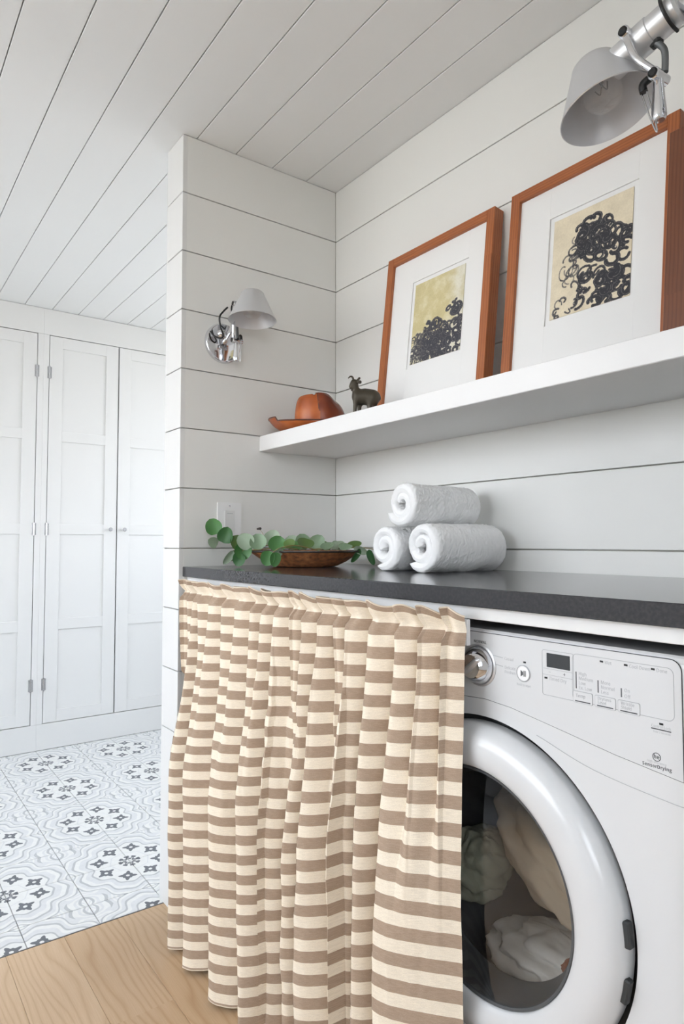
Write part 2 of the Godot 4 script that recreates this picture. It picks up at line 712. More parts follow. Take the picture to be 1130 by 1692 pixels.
# ---------- setting ----------
func build_shell():
	# side wall of the niche, boarded on the lamp side and on its end
	var w := struct("wall_left")
	part(w, "core", span(Vector3(-WT, 0, Z0), Vector3(-0.014, CEIL + 0.05, WD - 0.014), 0.0005), M.backing)
	var hall := span(Vector3(-WT - 0.004, 0, Z0), Vector3(-WT + 0.004, CEIL + 0.02, WD - 0.001), 0.0005)
	part(w, "hall_face", hall, M.paint)
	var hs := [0.0]
	for k in range(-3, 8):
		hs.append(LINE0 + k * PITCH)
	var gap := 0.0014
	for i in hs.size() - 1:
		var a: float = hs[i] + (gap if i > 0 else 0.0)
		var b: float = hs[i + 1] - gap
		part(w, "board", span(Vector3(-0.016, a, 0.0), Vector3(0, b, WD - 0.014), 0.0012), M.board)
		part(w, "board", span(Vector3(-WT + 0.001, a, WD - 0.0155), Vector3(0.0, b, WD), 0.0012), M.paint)
	# back wall behind the counter
	w = struct("wall_back")
	part(w, "core", span(Vector3(-0.012, 0, -0.12), Vector3(XR + 0.12, CEIL + 0.05, -0.015), 0.0005), M.backing)
	for i in hs.size() - 1:
		var a: float = hs[i] + (gap if i > 0 else 0.0)
		var b: float = hs[i + 1] - gap
		part(w, "board", span(Vector3(-0.001, a, -0.016), Vector3(XR, b, 0.0), 0.0012), M.board)
	# right wall of the niche and the wall that runs on from it
	w = struct("wall_right")
	part(w, "core", span(Vector3(XR + 0.014, 0, -0.12), Vector3(XR + 0.14, CEIL + 0.05, WD), 0.0005), M.backing)
	for i in hs.size() - 1:
		var a: float = hs[i] + (gap if i > 0 else 0.0)
		var b: float = hs[i + 1] - gap
		part(w, "board", span(Vector3(XR, a, 0.0), Vector3(XR + 0.016, b, WD), 0.0012), M.board)
	part(w, "return_wall", span(Vector3(XR + 0.13, 0, WD - 0.12), Vector3(X1 + 0.1, CEIL + 0.05, WD), 0.0005), M.paint)
	w = struct("wall_side")
	var oz := [1.6, 2.95]
	var oy := [1.05, 2.34]
	part(w, "panel", span(Vector3(X1, 0, WD - 0.1), Vector3(X1 + 0.12, CEIL + 0.05, oz[0]), 0.0005), M.paint)
	part(w, "panel", span(Vector3(X1, 0, oz[1]), Vector3(X1 + 0.12, CEIL + 0.05, Z1 + 0.12), 0.0005), M.paint)
	part(w, "panel", span(Vector3(X1, 0, oz[0]), Vector3(X1 + 0.12, oy[0], oz[1]), 0.0005), M.paint)
	part(w, "panel", span(Vector3(X1, oy[1], oz[0]), Vector3(X1 + 0.12, CEIL + 0.05, oz[1]), 0.0005), M.paint)
	var wn := struct("window_3")
	for y in [oy[0] + 0.025, oy[1] - 0.025]:
		part(wn, "rail", span(Vector3(X1 + 0.03, y - 0.025, oz[0]), Vector3(X1 + 0.09, y + 0.025, oz[1]), 0.002), M.paint)
	for i in 3:
		var z := lerpf(oz[0] + 0.02, oz[1] - 0.02, i / 2.0)
		if i < 2:
			var z2 := lerpf(oz[0] + 0.02, oz[1] - 0.02, (i + 1) / 2.0)
			part(wn, "pane", span(Vector3(X1 + 0.058, oy[0] + 0.048, z + 0.018), Vector3(X1 + 0.062, oy[1] - 0.048, z2 - 0.018), 0.0002), M.pane)
		part(wn, "stile", span(Vector3(X1 + 0.03, oy[0] + 0.05, z - 0.02), Vector3(X1 + 0.09, oy[1] - 0.05, z + 0.02), 0.002), M.paint)
	# wall behind the camera, with a wide window
	w = struct("wall_front")
	wall_with_opening(w, XC - 0.6, X1 + 0.12, Z1, Z1 + 0.12, -1.65, 1.35, 0.95, 2.34)
	window("window_1", -1.65, 1.35, 0.95, 2.34, Z1 + 0.06, 4)
	# end of the hall, with a narrow window
	w = struct("wall_hall")
	wall_with_opening(w, XC - 0.6, 0.0, Z0 - 0.12, Z0, -1.6, -0.22, 1.05, 2.345)
	window("window_2", -1.6, -0.22, 1.05, 2.345, Z0 - 0.06, 2)
	w = struct("wall_closet")
	part(w, "core", span(Vector3(XC - 0.6, 0, Z0 - 0.1), Vector3(XC - 0.502, CEIL + 0.05, Z1 + 0.1), 0.0005), M.paint)
	w = struct("wall_hall_left")
	part(w, "core", span(Vector3(XC - 0.5, 0, Z0), Vector3(XC, CEIL + 0.02, -0.401), 0.0005), M.paint)
	w = struct("wall_room_left")
	part(w, "core", span(Vector3(XC - 0.5, 0, 1.401), Vector3(XC, CEIL + 0.02, Z1), 0.0005), M.paint)

func wall_with_opening(w: Node3D, x0: float, x1: float, z0: float, z1: float, ox0: float, ox1: float, oy0: float, oy1: float):
	part(w, "panel", span(Vector3(x0, 0, z0), Vector3(ox0, CEIL + 0.05, z1), 0.0005), M.paint)
	part(w, "panel", span(Vector3(ox1, 0, z0), Vector3(x1, CEIL + 0.05, z1), 0.0005), M.paint)
	part(w, "panel", span(Vector3(ox0, 0, z0), Vector3(ox1, oy0, z1), 0.0005), M.paint)
	part(w, "panel", span(Vector3(ox0, oy1, z0), Vector3(ox1, CEIL + 0.05, z1), 0.0005), M.paint)

func window(called: String, x0: float, x1: float, y0: float, y1: float, z: float, n: int):
	var w := struct(called)
	for y in [y0 + 0.025, y1 - 0.025]:
		part(w, "rail", span(Vector3(x0, y - 0.025, z - 0.03), Vector3(x1, y + 0.025, z + 0.03), 0.002), M.paint)
	for i in n + 1:
		var x := lerpf(x0 + 0.02, x1 - 0.02, float(i) / n)
		part(w, "stile", span(Vector3(x - 0.02, y0 + 0.05, z - 0.03), Vector3(x + 0.02, y1 - 0.05, z + 0.03), 0.002), M.paint)
		if i < n:
			var x2 := lerpf(x0 + 0.02, x1 - 0.02, float(i + 1) / n)
			part(w, "pane", span(Vector3(x + 0.018, y0 + 0.048, z - 0.002), Vector3(x2 - 0.018, y1 - 0.048, z + 0.002), 0.0002), M.pane)

func build_floor():
	var f := struct("floor")
	part(f, "slab", span(Vector3(XC - 0.6, -0.15, Z0 - 0.12), Vector3(X1 + 0.12, -0.012, Z1 + 0.12), 0.0005), M.grout)
	# oak planks running along x
	var pw := 0.1475
	var z := 1.02 - pw * 12
	var i := 0
	while z < Z1:
		var z2 := z + pw
		if z2 > 0.02:
			var x := XB + 0.001
			var n := 0
			while x < X1:
				var l := minf(rng.randf_range(1.3, 2.2) if n > 0 else rng.randf_range(0.9, 2.1), X1 - x)
				var x2 := x + l
				var a := maxf(z, 0.001)
				var b := minf(z2, Z1)
				if not (x < XR + 0.12 and x2 > XR and b < WD):
					pass
				plank(f, x + 0.0003, x2 - 0.0003, a + 0.0003, b - 0.0003, M.oak[(i * 2 + n + i / 2) % 3])
				x = x2
				n += 1
		z = z2
		i += 1
	# patterned cement tiles in the hall; four make one medallion
	var sx := 0.2075
	var sz := 0.1935
	var cx := -0.417
	var cz := 0.579
	for ix in range(-8, 3):
		for iz in range(-9, 7):
			var x0 := cx + ix * sx
			var x1 := x0 + sx
			var z0 := cz + iz * sz
			var z1 := z0 + sz
			if x0 > XB - 0.004 or x1 < XC - 0.02:
				continue
			if x0 >= -WT and z1 < WD:
				continue
			tile(f, x0, x1, z0, z1, posmod(ix, 2) == 1, posmod(iz, 2) == 1)
	part(f, "edge_strip", span(Vector3(XB - 0.0035, -0.012, 0.3), Vector3(XB + 0.0005, 0.0006, Z1), 0.0003), M.alu_dark)

func tile(f: Node3D, x0: float, x1: float, z0: float, z1: float, fx: bool, fz: bool):
	var g := 0.0011
	var a := Vector2(x0 + g, z0 + g)
	var b := Vector2(x1 - g, z1 - g)
	var bx := minf(b.x, XB - 0.004)
	var t := PackedVector3Array()
	var uv := PackedVector2Array()
	var e := 0.0008
	var top := [Vector3(a.x + e, 0, a.y + e), Vector3(bx - e, 0, a.y + e), Vector3(bx - e, 0, b.y - e), Vector3(a.x + e, 0, b.y - e)]
	var rim := [Vector3(a.x, -e, a.y), Vector3(bx, -e, a.y), Vector3(bx, -e, b.y), Vector3(a.x, -e, b.y)]
	var low := [Vector3(a.x, -0.012, a.y), Vector3(bx, -0.012, a.y), Vector3(bx, -0.012, b.y), Vector3(a.x, -0.012, b.y)]
	quad(t, top[0], top[1], top[2], top[3])
	for k in 4:
		var k2 := (k + 1) % 4
		quad(t, rim[k], rim[k2], top[k2], top[k])
		quad(t, low[k], low[k2], rim[k2], rim[k])
	for q in t:
		var u := (q.x - a.x) / (b.x - a.x)
		var v := (q.z - a.y) / (b.y - a.y)
		uv.append(Vector2(1.0 - u if fx else u, 1.0 - v if fz else v) * 0.996 + Vector2(0.002, 0.002))
	part(f, "tile", soup(t, 20.0, uv), M.tile[0])

func plank(f: Node3D, x0: float, x1: float, z0: float, z1: float, m: Material):
	var t := PackedVector3Array()
	add_box(t, Vector3((x0 + x1) * 0.5, -0.006, (z0 + z1) * 0.5), Vector3(x1 - x0, 0.012, z1 - z0), 0.0007)
	var uv := PackedVector2Array()
	var o := rng.randf()
	for q in t:
		uv.append(Vector2((q.x - x0) / 1.1 + o, (q.z - z0) / (z1 - z0)))
	part(f, "plank", soup(t, 20.0, uv), m)

func build_ceiling():
	var c := struct("ceiling")
	part(c, "deck", span(Vector3(XC - 0.6, CEIL + 0.015, Z0 - 0.12), Vector3(X1 + 0.12, CEIL + 0.16, Z1 + 0.12), 0.0005), M.backing)
	var w := 0.13705
	var z := 0.1275 - w * 21
	while z < Z1:
		var a := maxf(z + 0.0013, Z0 - 0.1)
		var b := minf(z + w - 0.0013, Z1 + 0.1)
		if b > a + 0.01:
			part(c, "board", span(Vector3(XC - 0.02, CEIL, a), Vector3(X1 + 0.02, CEIL + 0.016, b), 0.0012), M.ceiling)
		z += w

# ---------- closets ----------
func closet(label: String, z0: float, z1: float, doors: Array):
	var t := thing("built_in_closet", label, "closet", Vector3(XC, 0, (z0 + z1) * 0.5))
	var o := -(z0 + z1) * 0.5
	var y0 := 0.1385
	var y1 := 2.225
	part(t, "carcass", span(Vector3(-0.5, 0.002, z0 + o), Vector3(-0.022, CEIL - 0.001, z1 + o), 0.001), M.closet)
	part(t, "toe_board", span(Vector3(-0.02, 0.002, z0 + o), Vector3(0, y0 - 0.0015, z1 + o), 0.001), M.closet)
	part(t, "header", span(Vector3(-0.02, y1 + 0.0015, z0 + o), Vector3(0, CEIL - 0.002, z1 + o), 0.001), M.closet)
	var edges := [z0]
	for d in doors:
		if d.lo > edges[-1] + 0.01:
			part(t, "stile", span(Vector3(-0.02, y0 - 0.001, edges[-1] + o), Vector3(0, y1 + 0.001, d.lo - 0.0015 + o), 0.0008), M.closet)
		edges.append(d.hi)
	if z1 > edges[-1] + 0.01:
		part(t, "stile", span(Vector3(-0.02, y0 - 0.001, edges[-1] + 0.0015 + o), Vector3(0, y1 + 0.001, z1 + o), 0.0008), M.closet)
	for d in doors:
		var a: float = d.lo + 0.0015 + o
		var b: float = d.hi - 0.0015 + o
		var sw := 0.068
		var tt := PackedVector3Array()
		var ys := [y0 + 0.002, 0.203, 0.63, 0.687, 1.142, 1.198, 1.648, 1.703, 2.16, y1 - 0.002]
		for q in [[a, a + sw], [b - sw, b]]:
			add_box(tt, Vector3(-0.0105, (y0 + y1) * 0.5, (q[0] + q[1]) * 0.5), Vector3(0.019, y1 - y0 - 0.004, q[1] - q[0]), 0.001)
		for k in 5:
			var ya: float = ys[k * 2]
			var yb: float = ys[k * 2 + 1]
			add_box(tt, Vector3(-0.0105, (ya + yb) * 0.5, (a + b) * 0.5), Vector3(0.0188, yb - ya, b - a - 2 * sw + 0.002), 0.001)
		var dn := part(t, "door", soup(tt, 20.0), M.closet)
		for k in 4:
			part(dn, "panel", span(Vector3(-0.018, ys[k * 2 + 1] - 0.003, a + sw - 0.003), Vector3(-0.0075, ys[k * 2 + 2] + 0.003, b - sw + 0.003), 0.0005), M.closet)
		var kz: float = (a + 0.036) if d.knob < 0 else (b - 0.036)
		var kb := PackedVector3Array()
		add_lathe(kb, [Vector2(0.0045, 0), Vector2(0.0045, 0.012), Vector2(0.010, 0.016), Vector2(0.0115, 0.021), Vector2(0.009, 0.026), Vector2(0, 0.027)], Vector3(-0.001, 1.1715, kz), basis_to(Vector3.RIGHT), 20)
		part(dn, "knob", soup(kb, 40.0), M.steel)
		var hz: float = b if d.knob < 0 else a
		for hy in [0.345, 1.17, 2.02]:
			var hb := PackedVector3Array()
			add_rod(hb, Vector3(0.002, hy - 0.036, hz), Vector3(0.002, hy + 0.036, hz), 0.0042, 0.0042, 12)
			add_box(hb, Vector3(0.0005, hy, hz), Vector3(0.0022, 0.062, 0.022), 0.0005)
			part(dn, "hinge", soup(hb, 35.0), M.steel)

func build_closets():
	closet("white built-in closet with a pair of knobbed panel doors beside the wall end", -0.40, 0.578, [{"lo": -0.204, "hi": 0.1705, "knob": 1}, {"lo": 0.1745, "hi": 0.548, "knob": -1}])
	closet("white built-in closet at the photo's left edge with one hinged panel door showing", 0.578, 1.40, [{"lo": 0.608, "hi": 0.982, "knob": 1}, {"lo": 0.986, "hi": 1.36, "knob": -1}])

# ---------- counter ----------
func build_counter():
	var t := thing("countertop", "polished dark grey stone countertop over the curtain and dryer", "countertop", Vector3(0.76, CT - 0.03, 0.29))
	part(t, "slab", span(Vector3(0.002, CT - 0.03, 0.001) - t.position, Vector3(XR - 0.001, CT, 0.574) - t.position, 0.0015), M.stone)
	t = struct("trim_1")
	part(t, "fascia", span(Vector3(0.001, 0.974, 0.535), Vector3(XR - 0.001, CT - 0.0302, 0.558), 0.001), M.paint)
	part(t, "rear_cleat", span(Vector3(0.001, 0.95, 0.001), Vector3(XR - 0.001, CT - 0.0302, 0.02), 0.001), M.paint)
	var r := thing("curtain_rail", "slim white curtain rail under the dark counter edge", "curtain rail", Vector3(0.57, 0.965, 0.57))
	part(r, "rail", span(Vector3(-0.565, -0.012, -0.0115), Vector3(0.568, 0.0085, -0.003), 0.001), M.paint)
	part(r, "end_cap", span(Vector3(0.568, -0.034, -0.0115), Vector3(0.574, 0.0085, -0.003), 0.001), M.white_plastic)

# ---------- curtain ----------
func build_curtain():
	# crests of the gathers along the heading, and of the deep folds at the hem
	var top_crest := [0.088, 0.125, 0.168, 0.215, 0.285, 0.358, 0.436, 0.510, 0.560, 0.618, 0.686, 0.730, 0.790, 0.840, 0.885, 0.955, 1.030, 1.085, 1.130]
	var low_crest := [0.150, 0.250, 0.402, 0.545, 0.640, 0.712, 0.785, 0.900, 0.952, 1.028]
	var nz := FastNoiseLite.new()
	nz.seed = 12
	nz.frequency = 3.0
	# height of a fold above its valleys (0..1) and its width; crests lean to the left
	var fold := func(x: float, c: Array) -> Vector2:
		var n := c.size()
		var i := 0
		while i < n - 1 and x > c[i + 1]:
			i += 1
		if x < c[0]:
			return Vector2(0.5 + 0.5 * cos(PI * minf((c[0] - x) / 0.02, 1.0)), 0.06)
		if i == n - 1:
			var w: float = 1.158 - c[i]
			return Vector2(0.5 + 0.5 * cos(PI * 0.8 * (x - c[i]) / w), w)
		var w2: float = c[i + 1] - c[i]
		var t: float = (x - c[i]) / w2
		# long flank falling to the right, short one rising to the next crest
		t = t / 1.24 if t < 0.62 else 0.5 + (t - 0.62) / 0.76
		return Vector2(0.5 + 0.5 * cos(TAU * t), w2)
	var y_top := 0.986
	var y_bot := 0.014
	var shape := func(u: float, v: float) -> Vector3:
		var x := lerpf(lerpf(0.074, 0.108, smoothstep(0.0, 0.6, v)), 1.156, u)
		var y := lerpf(y_top, y_bot, v)
		var d := v * (y_top - y_bot)
		var wb := smoothstep(0.02, 0.55, v)
		var a: Vector2 = fold.call(x + 0.010 * nz.get_noise_2d(x * 2.0 + 7.0, y * 1.2) * sin(PI * u), top_crest)
		var side := sin(PI * u)
		var b: Vector2 = fold.call(x + (0.016 * nz.get_noise_2d(x * 1.5, y * 0.75 + 4.0) + 0.010 * (1.0 - v)) * side, low_crest)
		# pinched on the rail 28 mm below the top edge, ruffled above it
		var pinch := 1.0 - 0.45 * exp(-pow((d - 0.028) / 0.010, 2.0)) + 0.12 * exp(-d / 0.008)
		var za := pow(a.x, 0.62) * minf(a.y * 0.75, 0.040) * pinch
		za += 0.0035 * sin(x * 210.0) * exp(-pow((d - 0.03) / 0.03, 2.0))
		var zb := pow(b.x, 0.72) * minf(b.y * 0.95, 0.086)
		var z := 0.5795 + lerpf(za, zb, wb) + za * 0.5 * (1.0 - wb) * wb
		z += (nz.get_noise_2d(x * 2.4, y * 0.6) + 0.4) * 0.007 * smoothstep(0.05, 0.4, v)
		var yy := y
		if v < 0.03:
			yy += (0.010 * a.x - 0.004 + 0.003 * sin(x * 140.0)) * (1.0 - v / 0.03)
		return Vector3(x + 0.006 * sin(v * 5.0 + x * 7.0) * v * (1.0 - u) * u * 4.0, yy + 0.004 * sin(x * 23.0) * v, z)
	var nu := 640
	var nv := 110
	# length along the cloth, so that the weave is not stretched over the folds
	var len := PackedFloat32Array()
	len.resize(nu + 1)
	for i in range(1, nu + 1):
		len[i] = len[i - 1] + shape.call(float(i) / nu, 0.5).distance_to(shape.call(float(i - 1) / nu, 0.5))
	var uvf := func(u: float, v: float) -> Vector2:
		return Vector2(len[roundi(u * nu)] / 0.17, v * (y_top - y_bot) / 0.085 + 0.13)
	var t := thing("striped_curtain", "taupe and cream striped linen curtain gathered under the counter", "curtain", Vector3(0.58, 0.0, 0.6))
	part(t, "cloth", grid(nu, nv, func(u, v): return shape.call(u, v) - t.position, uvf), M.linen)
	# turned-back header and hem give the cloth its thickness at the edges
	var hem := PackedVector3Array()
	for e in [0.0, 1.0]:
		var path := []
		for i in range(0, nu + 1, 2):
			path.append(shape.call(float(i) / nu, e) - t.position + Vector3(0, 0.0, -0.001))
		add_tube(hem, path, 0.0016, 6, 1)
	part(t, "rolled_edge", soup(hem, 80.0), M.linen_edge)

# ---------- dryer ----------
func letters(parent: Node, text: String, at: Vector3, h: float, m: Material, bold := false, align := HORIZONTAL_ALIGNMENT_LEFT):
	var f := SystemFont.new()
	f.font_names = PackedStringArray(["Droid Sans"])
	if bold:
		f.font_weight = 700
	var tm := TextMesh.new()
	tm.font = f
	tm.text = text
	tm.font_size = 32
	tm.pixel_size = h / 24.0
	tm.depth = 0.0003
	tm.curve_step = 2.0
	tm.horizontal_alignment = align
	tm.vertical_alignment = VERTICAL_ALIGNMENT_CENTER
	part(parent, "lettering", tm, m, at)

func ring_outline(poly: PackedVector2Array, w: float, z: float) -> ArrayMesh:
	var t := PackedVector3Array()
	var path := []
	for q in poly:
		path.append(Vector3(q.x, q.y, z))
	path.append(path[0])
	for i in path.size() - 1:
		add_tube(t, [path[i], path[i + 1]], w, 5, 1)
	return soup(t, 60.0)

func build_dryer():
	var dx := 1.157                 # door and body centre
	var dy := 0.563
	var zf := 0.54                  # front face
	var hw := 0.338
	var top := 0.957
	var d := thing("clothes_dryer", "white front-loading clothes dryer with round glass door under the counter", "dryer", Vector3(dx, 0, 0.27))
	var o := -d.position
	# cabinet: shell with a round opening in the front
	var t := PackedVector3Array()
	add_box(t, Vector3(dx - hw + 0.006, top * 0.5, 0.285) + o, Vector3(0.012, top - 0.01, 0.508), 0.003)
	add_box(t, Vector3(dx + hw - 0.006, top * 0.5, 0.285) + o, Vector3(0.012, top - 0.01, 0.508), 0.003)
	add_box(t, Vector3(dx, top - 0.006, 0.285) + o, Vector3(hw * 2 - 0.002, 0.012, 0.508), 0.003)
	add_box(t, Vector3(dx, 0.012, 0.285) + o, Vector3(hw * 2 - 0.002, 0.02, 0.508), 0.003)
	add_box(t, Vector3(dx, top * 0.5, 0.04) + o, Vector3(hw * 2 - 0.004, top - 0.01, 0.012), 0.003)
	part(d, "cabinet", soup(t, 20.0), M.enamel)
	t = PackedVector3Array()
	var rh := 0.2536
	var n := 128
	var er := 0.016                 # rounded front edges
	var edge := func(a: float, k: float, z: float) -> Vector3:
		var dir := Vector2(cos(a), sin(a))
		var ylim: float = (top - k - dy) if dir.y > 0 else (dy - 0.002 - k)
		var s := minf((hw - k) / maxf(absf(dir.x), 1e-5), ylim / maxf(absf(dir.y), 1e-5))
		return Vector3(dx + dir.x * s, dy + dir.y * s, z) + o
	var angs := []
	for i in n:
		angs.append(TAU * i / n)
	for sx in [-1.0, 1.0]:
		angs.append(fposmod(atan2(top - er - dy, sx * (hw - er)), TAU))
		angs.append(fposmod(atan2(-(dy - 0.002 - er), sx * (hw - er)), TAU))
	angs.sort()
	for i in angs.size():
		var a: float = angs[i]
		var b: float = angs[(i + 1) % angs.size()]
		var c0 := Vector3(dx + cos(a) * rh, dy + sin(a) * rh, zf) + o
		var c1 := Vector3(dx + cos(b) * rh, dy + sin(b) * rh, zf) + o
		quad(t, c0, edge.call(a, er, zf), edge.call(b, er, zf), c1)
		var back := Vector3(0, 0, -0.03)
		quad(t, c0 + back, c0, c1, c1 + back)
		for k in 5:
			var p := PI * 0.5 * k / 5.0
			var q := PI * 0.5 * (k + 1) / 5.0
			quad(t, edge.call(a, er * (1 - sin(p)), zf - er * (1 - cos(p))), edge.call(a, er * (1 - sin(q)), zf - er * (1 - cos(q))), edge.call(b, er * (1 - sin(q)), zf - er * (1 - cos(q))), edge.call(b, er * (1 - sin(p)), zf - er * (1 - cos(p))))
	part(d, "front_panel", soup(t, 35.0), M.enamel)
	# dark recess behind the door rim, then the drum
	var fwd := Basis(Vector3.RIGHT, Vector3(0, 0, 1), Vector3.DOWN)
	var cz := Vector3(dx, dy, 0) + o
	part(d, "door_recess", lathe([Vector2(0.2535, zf - 0.022), Vector2(0.2535, zf - 0.02), Vector2(0.205, zf - 0.02), Vector2(0.205, zf - 0.03)], cz, fwd, 64), M.rubber)
	part(d, "drum", lathe([Vector2(0.205, zf - 0.02), Vector2(0.215, zf - 0.05), Vector2(0.26, zf - 0.07), Vector2(0.262, 0.09), Vector2(0.25, 0.075), Vector2(0.0, 0.07)], cz, fwd, 64), M.drum)
	# door: rim, seal, glass
	var door := part(d, "door", lathe([Vector2(0.2435, zf - 0.012), Vector2(0.2445, zf + 0.004), Vector2(0.2430, zf + 0.013), Vector2(0.2375, zf + 0.022), Vector2(0.228, zf + 0.030), Vector2(0.212, zf + 0.034), Vector2(0.197, zf + 0.0335), Vector2(0.186, zf + 0.031), Vector2(0.179, zf + 0.028), Vector2(0.1765, zf + 0.024), Vector2(0.176, zf - 0.012), Vector2(0.2435, zf - 0.012)], cz, fwd, 96, 50.0), M.enamel)
	part(door, "seal", lathe([Vector2(0.1762, zf + 0.025), Vector2(0.172, zf + 0.024), Vector2(0.169, zf + 0.012), Vector2(0.160, zf - 0.004), Vector2(0.156, zf - 0.028), Vector2(0.160, zf - 0.03), Vector2(0.176, zf - 0.012)], cz, fwd, 96, 50.0), M.plastic_dark)
	var gl := part(door, "glass", lathe([Vector2(0.1715, zf + 0.0225), Vector2(0.15, zf + 0.026), Vector2(0.1, zf + 0.030), Vector2(0.05, zf + 0.032), Vector2(0.0, zf + 0.0325)], cz, fwd, 64), M.glass)
	gl.set_meta("label", "dark tinted convex door glass")
	for a in [0.10, -0.20]:
		var c := Vector3(cos(a) * 0.2445, sin(a) * 0.2445, zf + 0.006) + cz
		var bs := Basis(Vector3(0, 0, 1), a)
		var tb := PackedVector3Array()
		add_box(tb, c, Vector3(0.012, 0.034, 0.012), 0.002, bs)
		part(door, "hinge_tab", soup(tb, 20.0), M.rubber)
	# lint vent slots on the rear of the seal, low on the left
	for k in 5:
		var a := PI + 0.42 + k * 0.075
		var tb := PackedVector3Array()
		add_box(tb, Vector3(cos(a) * 0.1625, sin(a) * 0.1625, zf + 0.003) + cz, Vector3(0.007, 0.005, 0.006), 0.001, Basis(Vector3(0, 0, 1), a))
		part(door, "vent_slot", soup(tb, 20.0), M.black)
	# control panel plate with a swept lower edge
	var pl := PackedVector2Array()
	var hp := 0.319
	for q in [Vector2(-hp, 0.803), Vector2(-0.227, 0.8141), Vector2(-0.149, 0.8269), Vector2(-0.052, 0.842), Vector2(0.0, 0.8455), Vector2(0.052, 0.842), Vector2(0.149, 0.8269), Vector2(0.227, 0.8141), Vector2(hp, 0.803)]:
		pl.append(q)
	for i in 7:
		var a := PI * 0.5 * i / 6.0
		pl.append(Vector2(hp - 0.014 + cos(a) * 0.014, 0.9515 - 0.014 + sin(a) * 0.014))
	for i in 7:
		var a := PI * 0.5 + PI * 0.5 * i / 6.0
		pl.append(Vector2(-hp + 0.014 + cos(a) * 0.014, 0.9515 - 0.014 + sin(a) * 0.014))
	var zc := zf - d.position.z
	var cp := part(d, "control_panel", plate(pl, zc - 0.004, zc + 0.0016), M.panel)
	part(cp, "seam", ring_outline(pl, 0.0009, zc + 0.0006), M.ink)
	var z := zc + 0.0016
	var X := func(x: float) -> float: return x - dx
	# second moulded line below
	part(d, "moulded_line", tube([Vector3(0.10, 0.8095, zc), Vector3(0.112, 0.8065, zc), Vector3(0.195, 0.784, zc), Vector3(0.305, 0.7724, zc), Vector3(0.337, 0.7735, zc)], 0.0006, 6, 6), M.ink_light)
	# dial
	part(d, "dial", lathe([Vector2(0.0345, 0), Vector2(0.0345, 0.0012), Vector2(0.0315, 0.0025), Vector2(0.0305, 0.0015)], Vector3(X.call(1.1475), 0.8985, z), fwd, 48), M.alu)
	var knob := part(d, "knob", lathe([Vector2(0.0298, 0.001), Vector2(0.0298, 0.006), Vector2(0.027, 0.013), Vector2(0.0225, 0.020), Vector2(0.019, 0.0235), Vector2(0.012, 0.0215), Vector2(0, 0.0208)], Vector3(X.call(1.1475), 0.8985, z), fwd, 48, 50.0), M.chrome)
	var grip := PackedVector3Array()
	add_box(grip, Vector3(X.call(1.1475), 0.8985, z + 0.020), Vector3(0.011, 0.046, 0.012), 0.004, Basis(Vector3(0, 0, 1), -0.9))
	part(knob, "grip", soup(grip, 40.0), M.alu)
	for q in [[1.176, 0.918, 1.196, 0.9165], [1.180, 0.9045, 1.196, 0.903], [1.113, 0.922, 1.098, 0.925]]:
		part(cp, "dial_mark", tube([Vector3(X.call(q[0]), q[1], z), Vector3(X.call(q[2]), q[3], z)], 0.0005, 5, 1), M.ink_light)
	letters(cp, "NORMAL", Vector3(X.call(1.149), 0.936, z), 0.0048, M.ink, true, HORIZONTAL_ALIGNMENT_CENTER)
	letters(cp, "Casual", Vector3(X.call(1.199), 0.916, z), 0.0045, M.ink_light)
	letters(cp, "Delicate", Vector3(X.call(1.199), 0.9025, z), 0.0045, M.ink_light)
	letters(cp, "Freshen", Vector3(X.call(1.199), 0.8955, z), 0.0045, M.ink_light)
	# start / pause
	var sp := part(d, "start_button", lathe([Vector2(0.0125, 0), Vector2(0.0125, 0.001), Vector2(0.0105, 0.0018), Vector2(0.0100, 0.001), Vector2(0, 0.0013)], Vector3(X.call(1.236), 0.8985, z), fwd, 40), M.white_plastic)
	part(sp, "ring", lathe([Vector2(0.0127, 0.0004), Vector2(0.0127, 0.0014), Vector2(0.0114, 0.0019), Vector2(0.0114, 0.0005)], Vector3(X.call(1.236), 0.8985, z), fwd, 40), M.ink_light)
	var ic := PackedVector3Array()
	var bz := z + 0.0016
	quad(ic, Vector3(X.call(1.2315), 0.8935, bz), Vector3(X.call(1.2315), 0.9035, bz), Vector3(X.call(1.2362), 0.9005, bz), Vector3(X.call(1.2362), 0.8965, bz))
	add_box(ic, Vector3(X.call(1.2378), 0.8985, bz), Vector3(0.0012, 0.009, 0.0004), 0.0001)
	add_box(ic, Vector3(X.call(1.2403), 0.8985, bz), Vector3(0.0012, 0.009, 0.0004), 0.0001)
	part(sp, "icon", soup(ic, 20.0), M.ink)
	letters(cp, "hold to start", Vector3(X.call(1.236), 0.8805, z), 0.0036, M.ink_light, false, HORIZONTAL_ALIGNMENT_CENTER)
	var led := func(x: float, y: float): part(cp, "indicator", box(Vector3(x - dx, y, z), Vector3(0.0052, 0.0026, 0.0008), 0.0003), M.black)
	led.call(1.238, 0.9155)
	# display block
	part(d, "display", box(Vector3(X.call(1.298), 0.9253, z), Vector3(0.0395, 0.0205, 0.0014), 0.0004), M.lcd)
	part(cp, "outline", ring_outline(rrect(Vector2(X.call(1.297), 0.9065), Vector2(0.053, 0.066), 0.003), 0.0004, z), M.ink_light)
	part(cp, "outline", ring_outline(rrect(Vector2(X.call(1.394), 0.9075), Vector2(0.145, 0.066), 0.008), 0.0004, z), M.ink_light)
	for q in [[1.272, 0.9125, 1.322, 0.9125], [1.271, 0.9035, 1.322, 0.9035]]:
		part(cp, "rule", tube([Vector3(X.call(q[0]), q[1], z), Vector3(X.call(q[2]), q[3], z)], 0.0003, 5, 1), M.ink_light)
	letters(cp, "−", Vector3(X.call(1.281), 0.908, z), 0.006, M.ink_light)
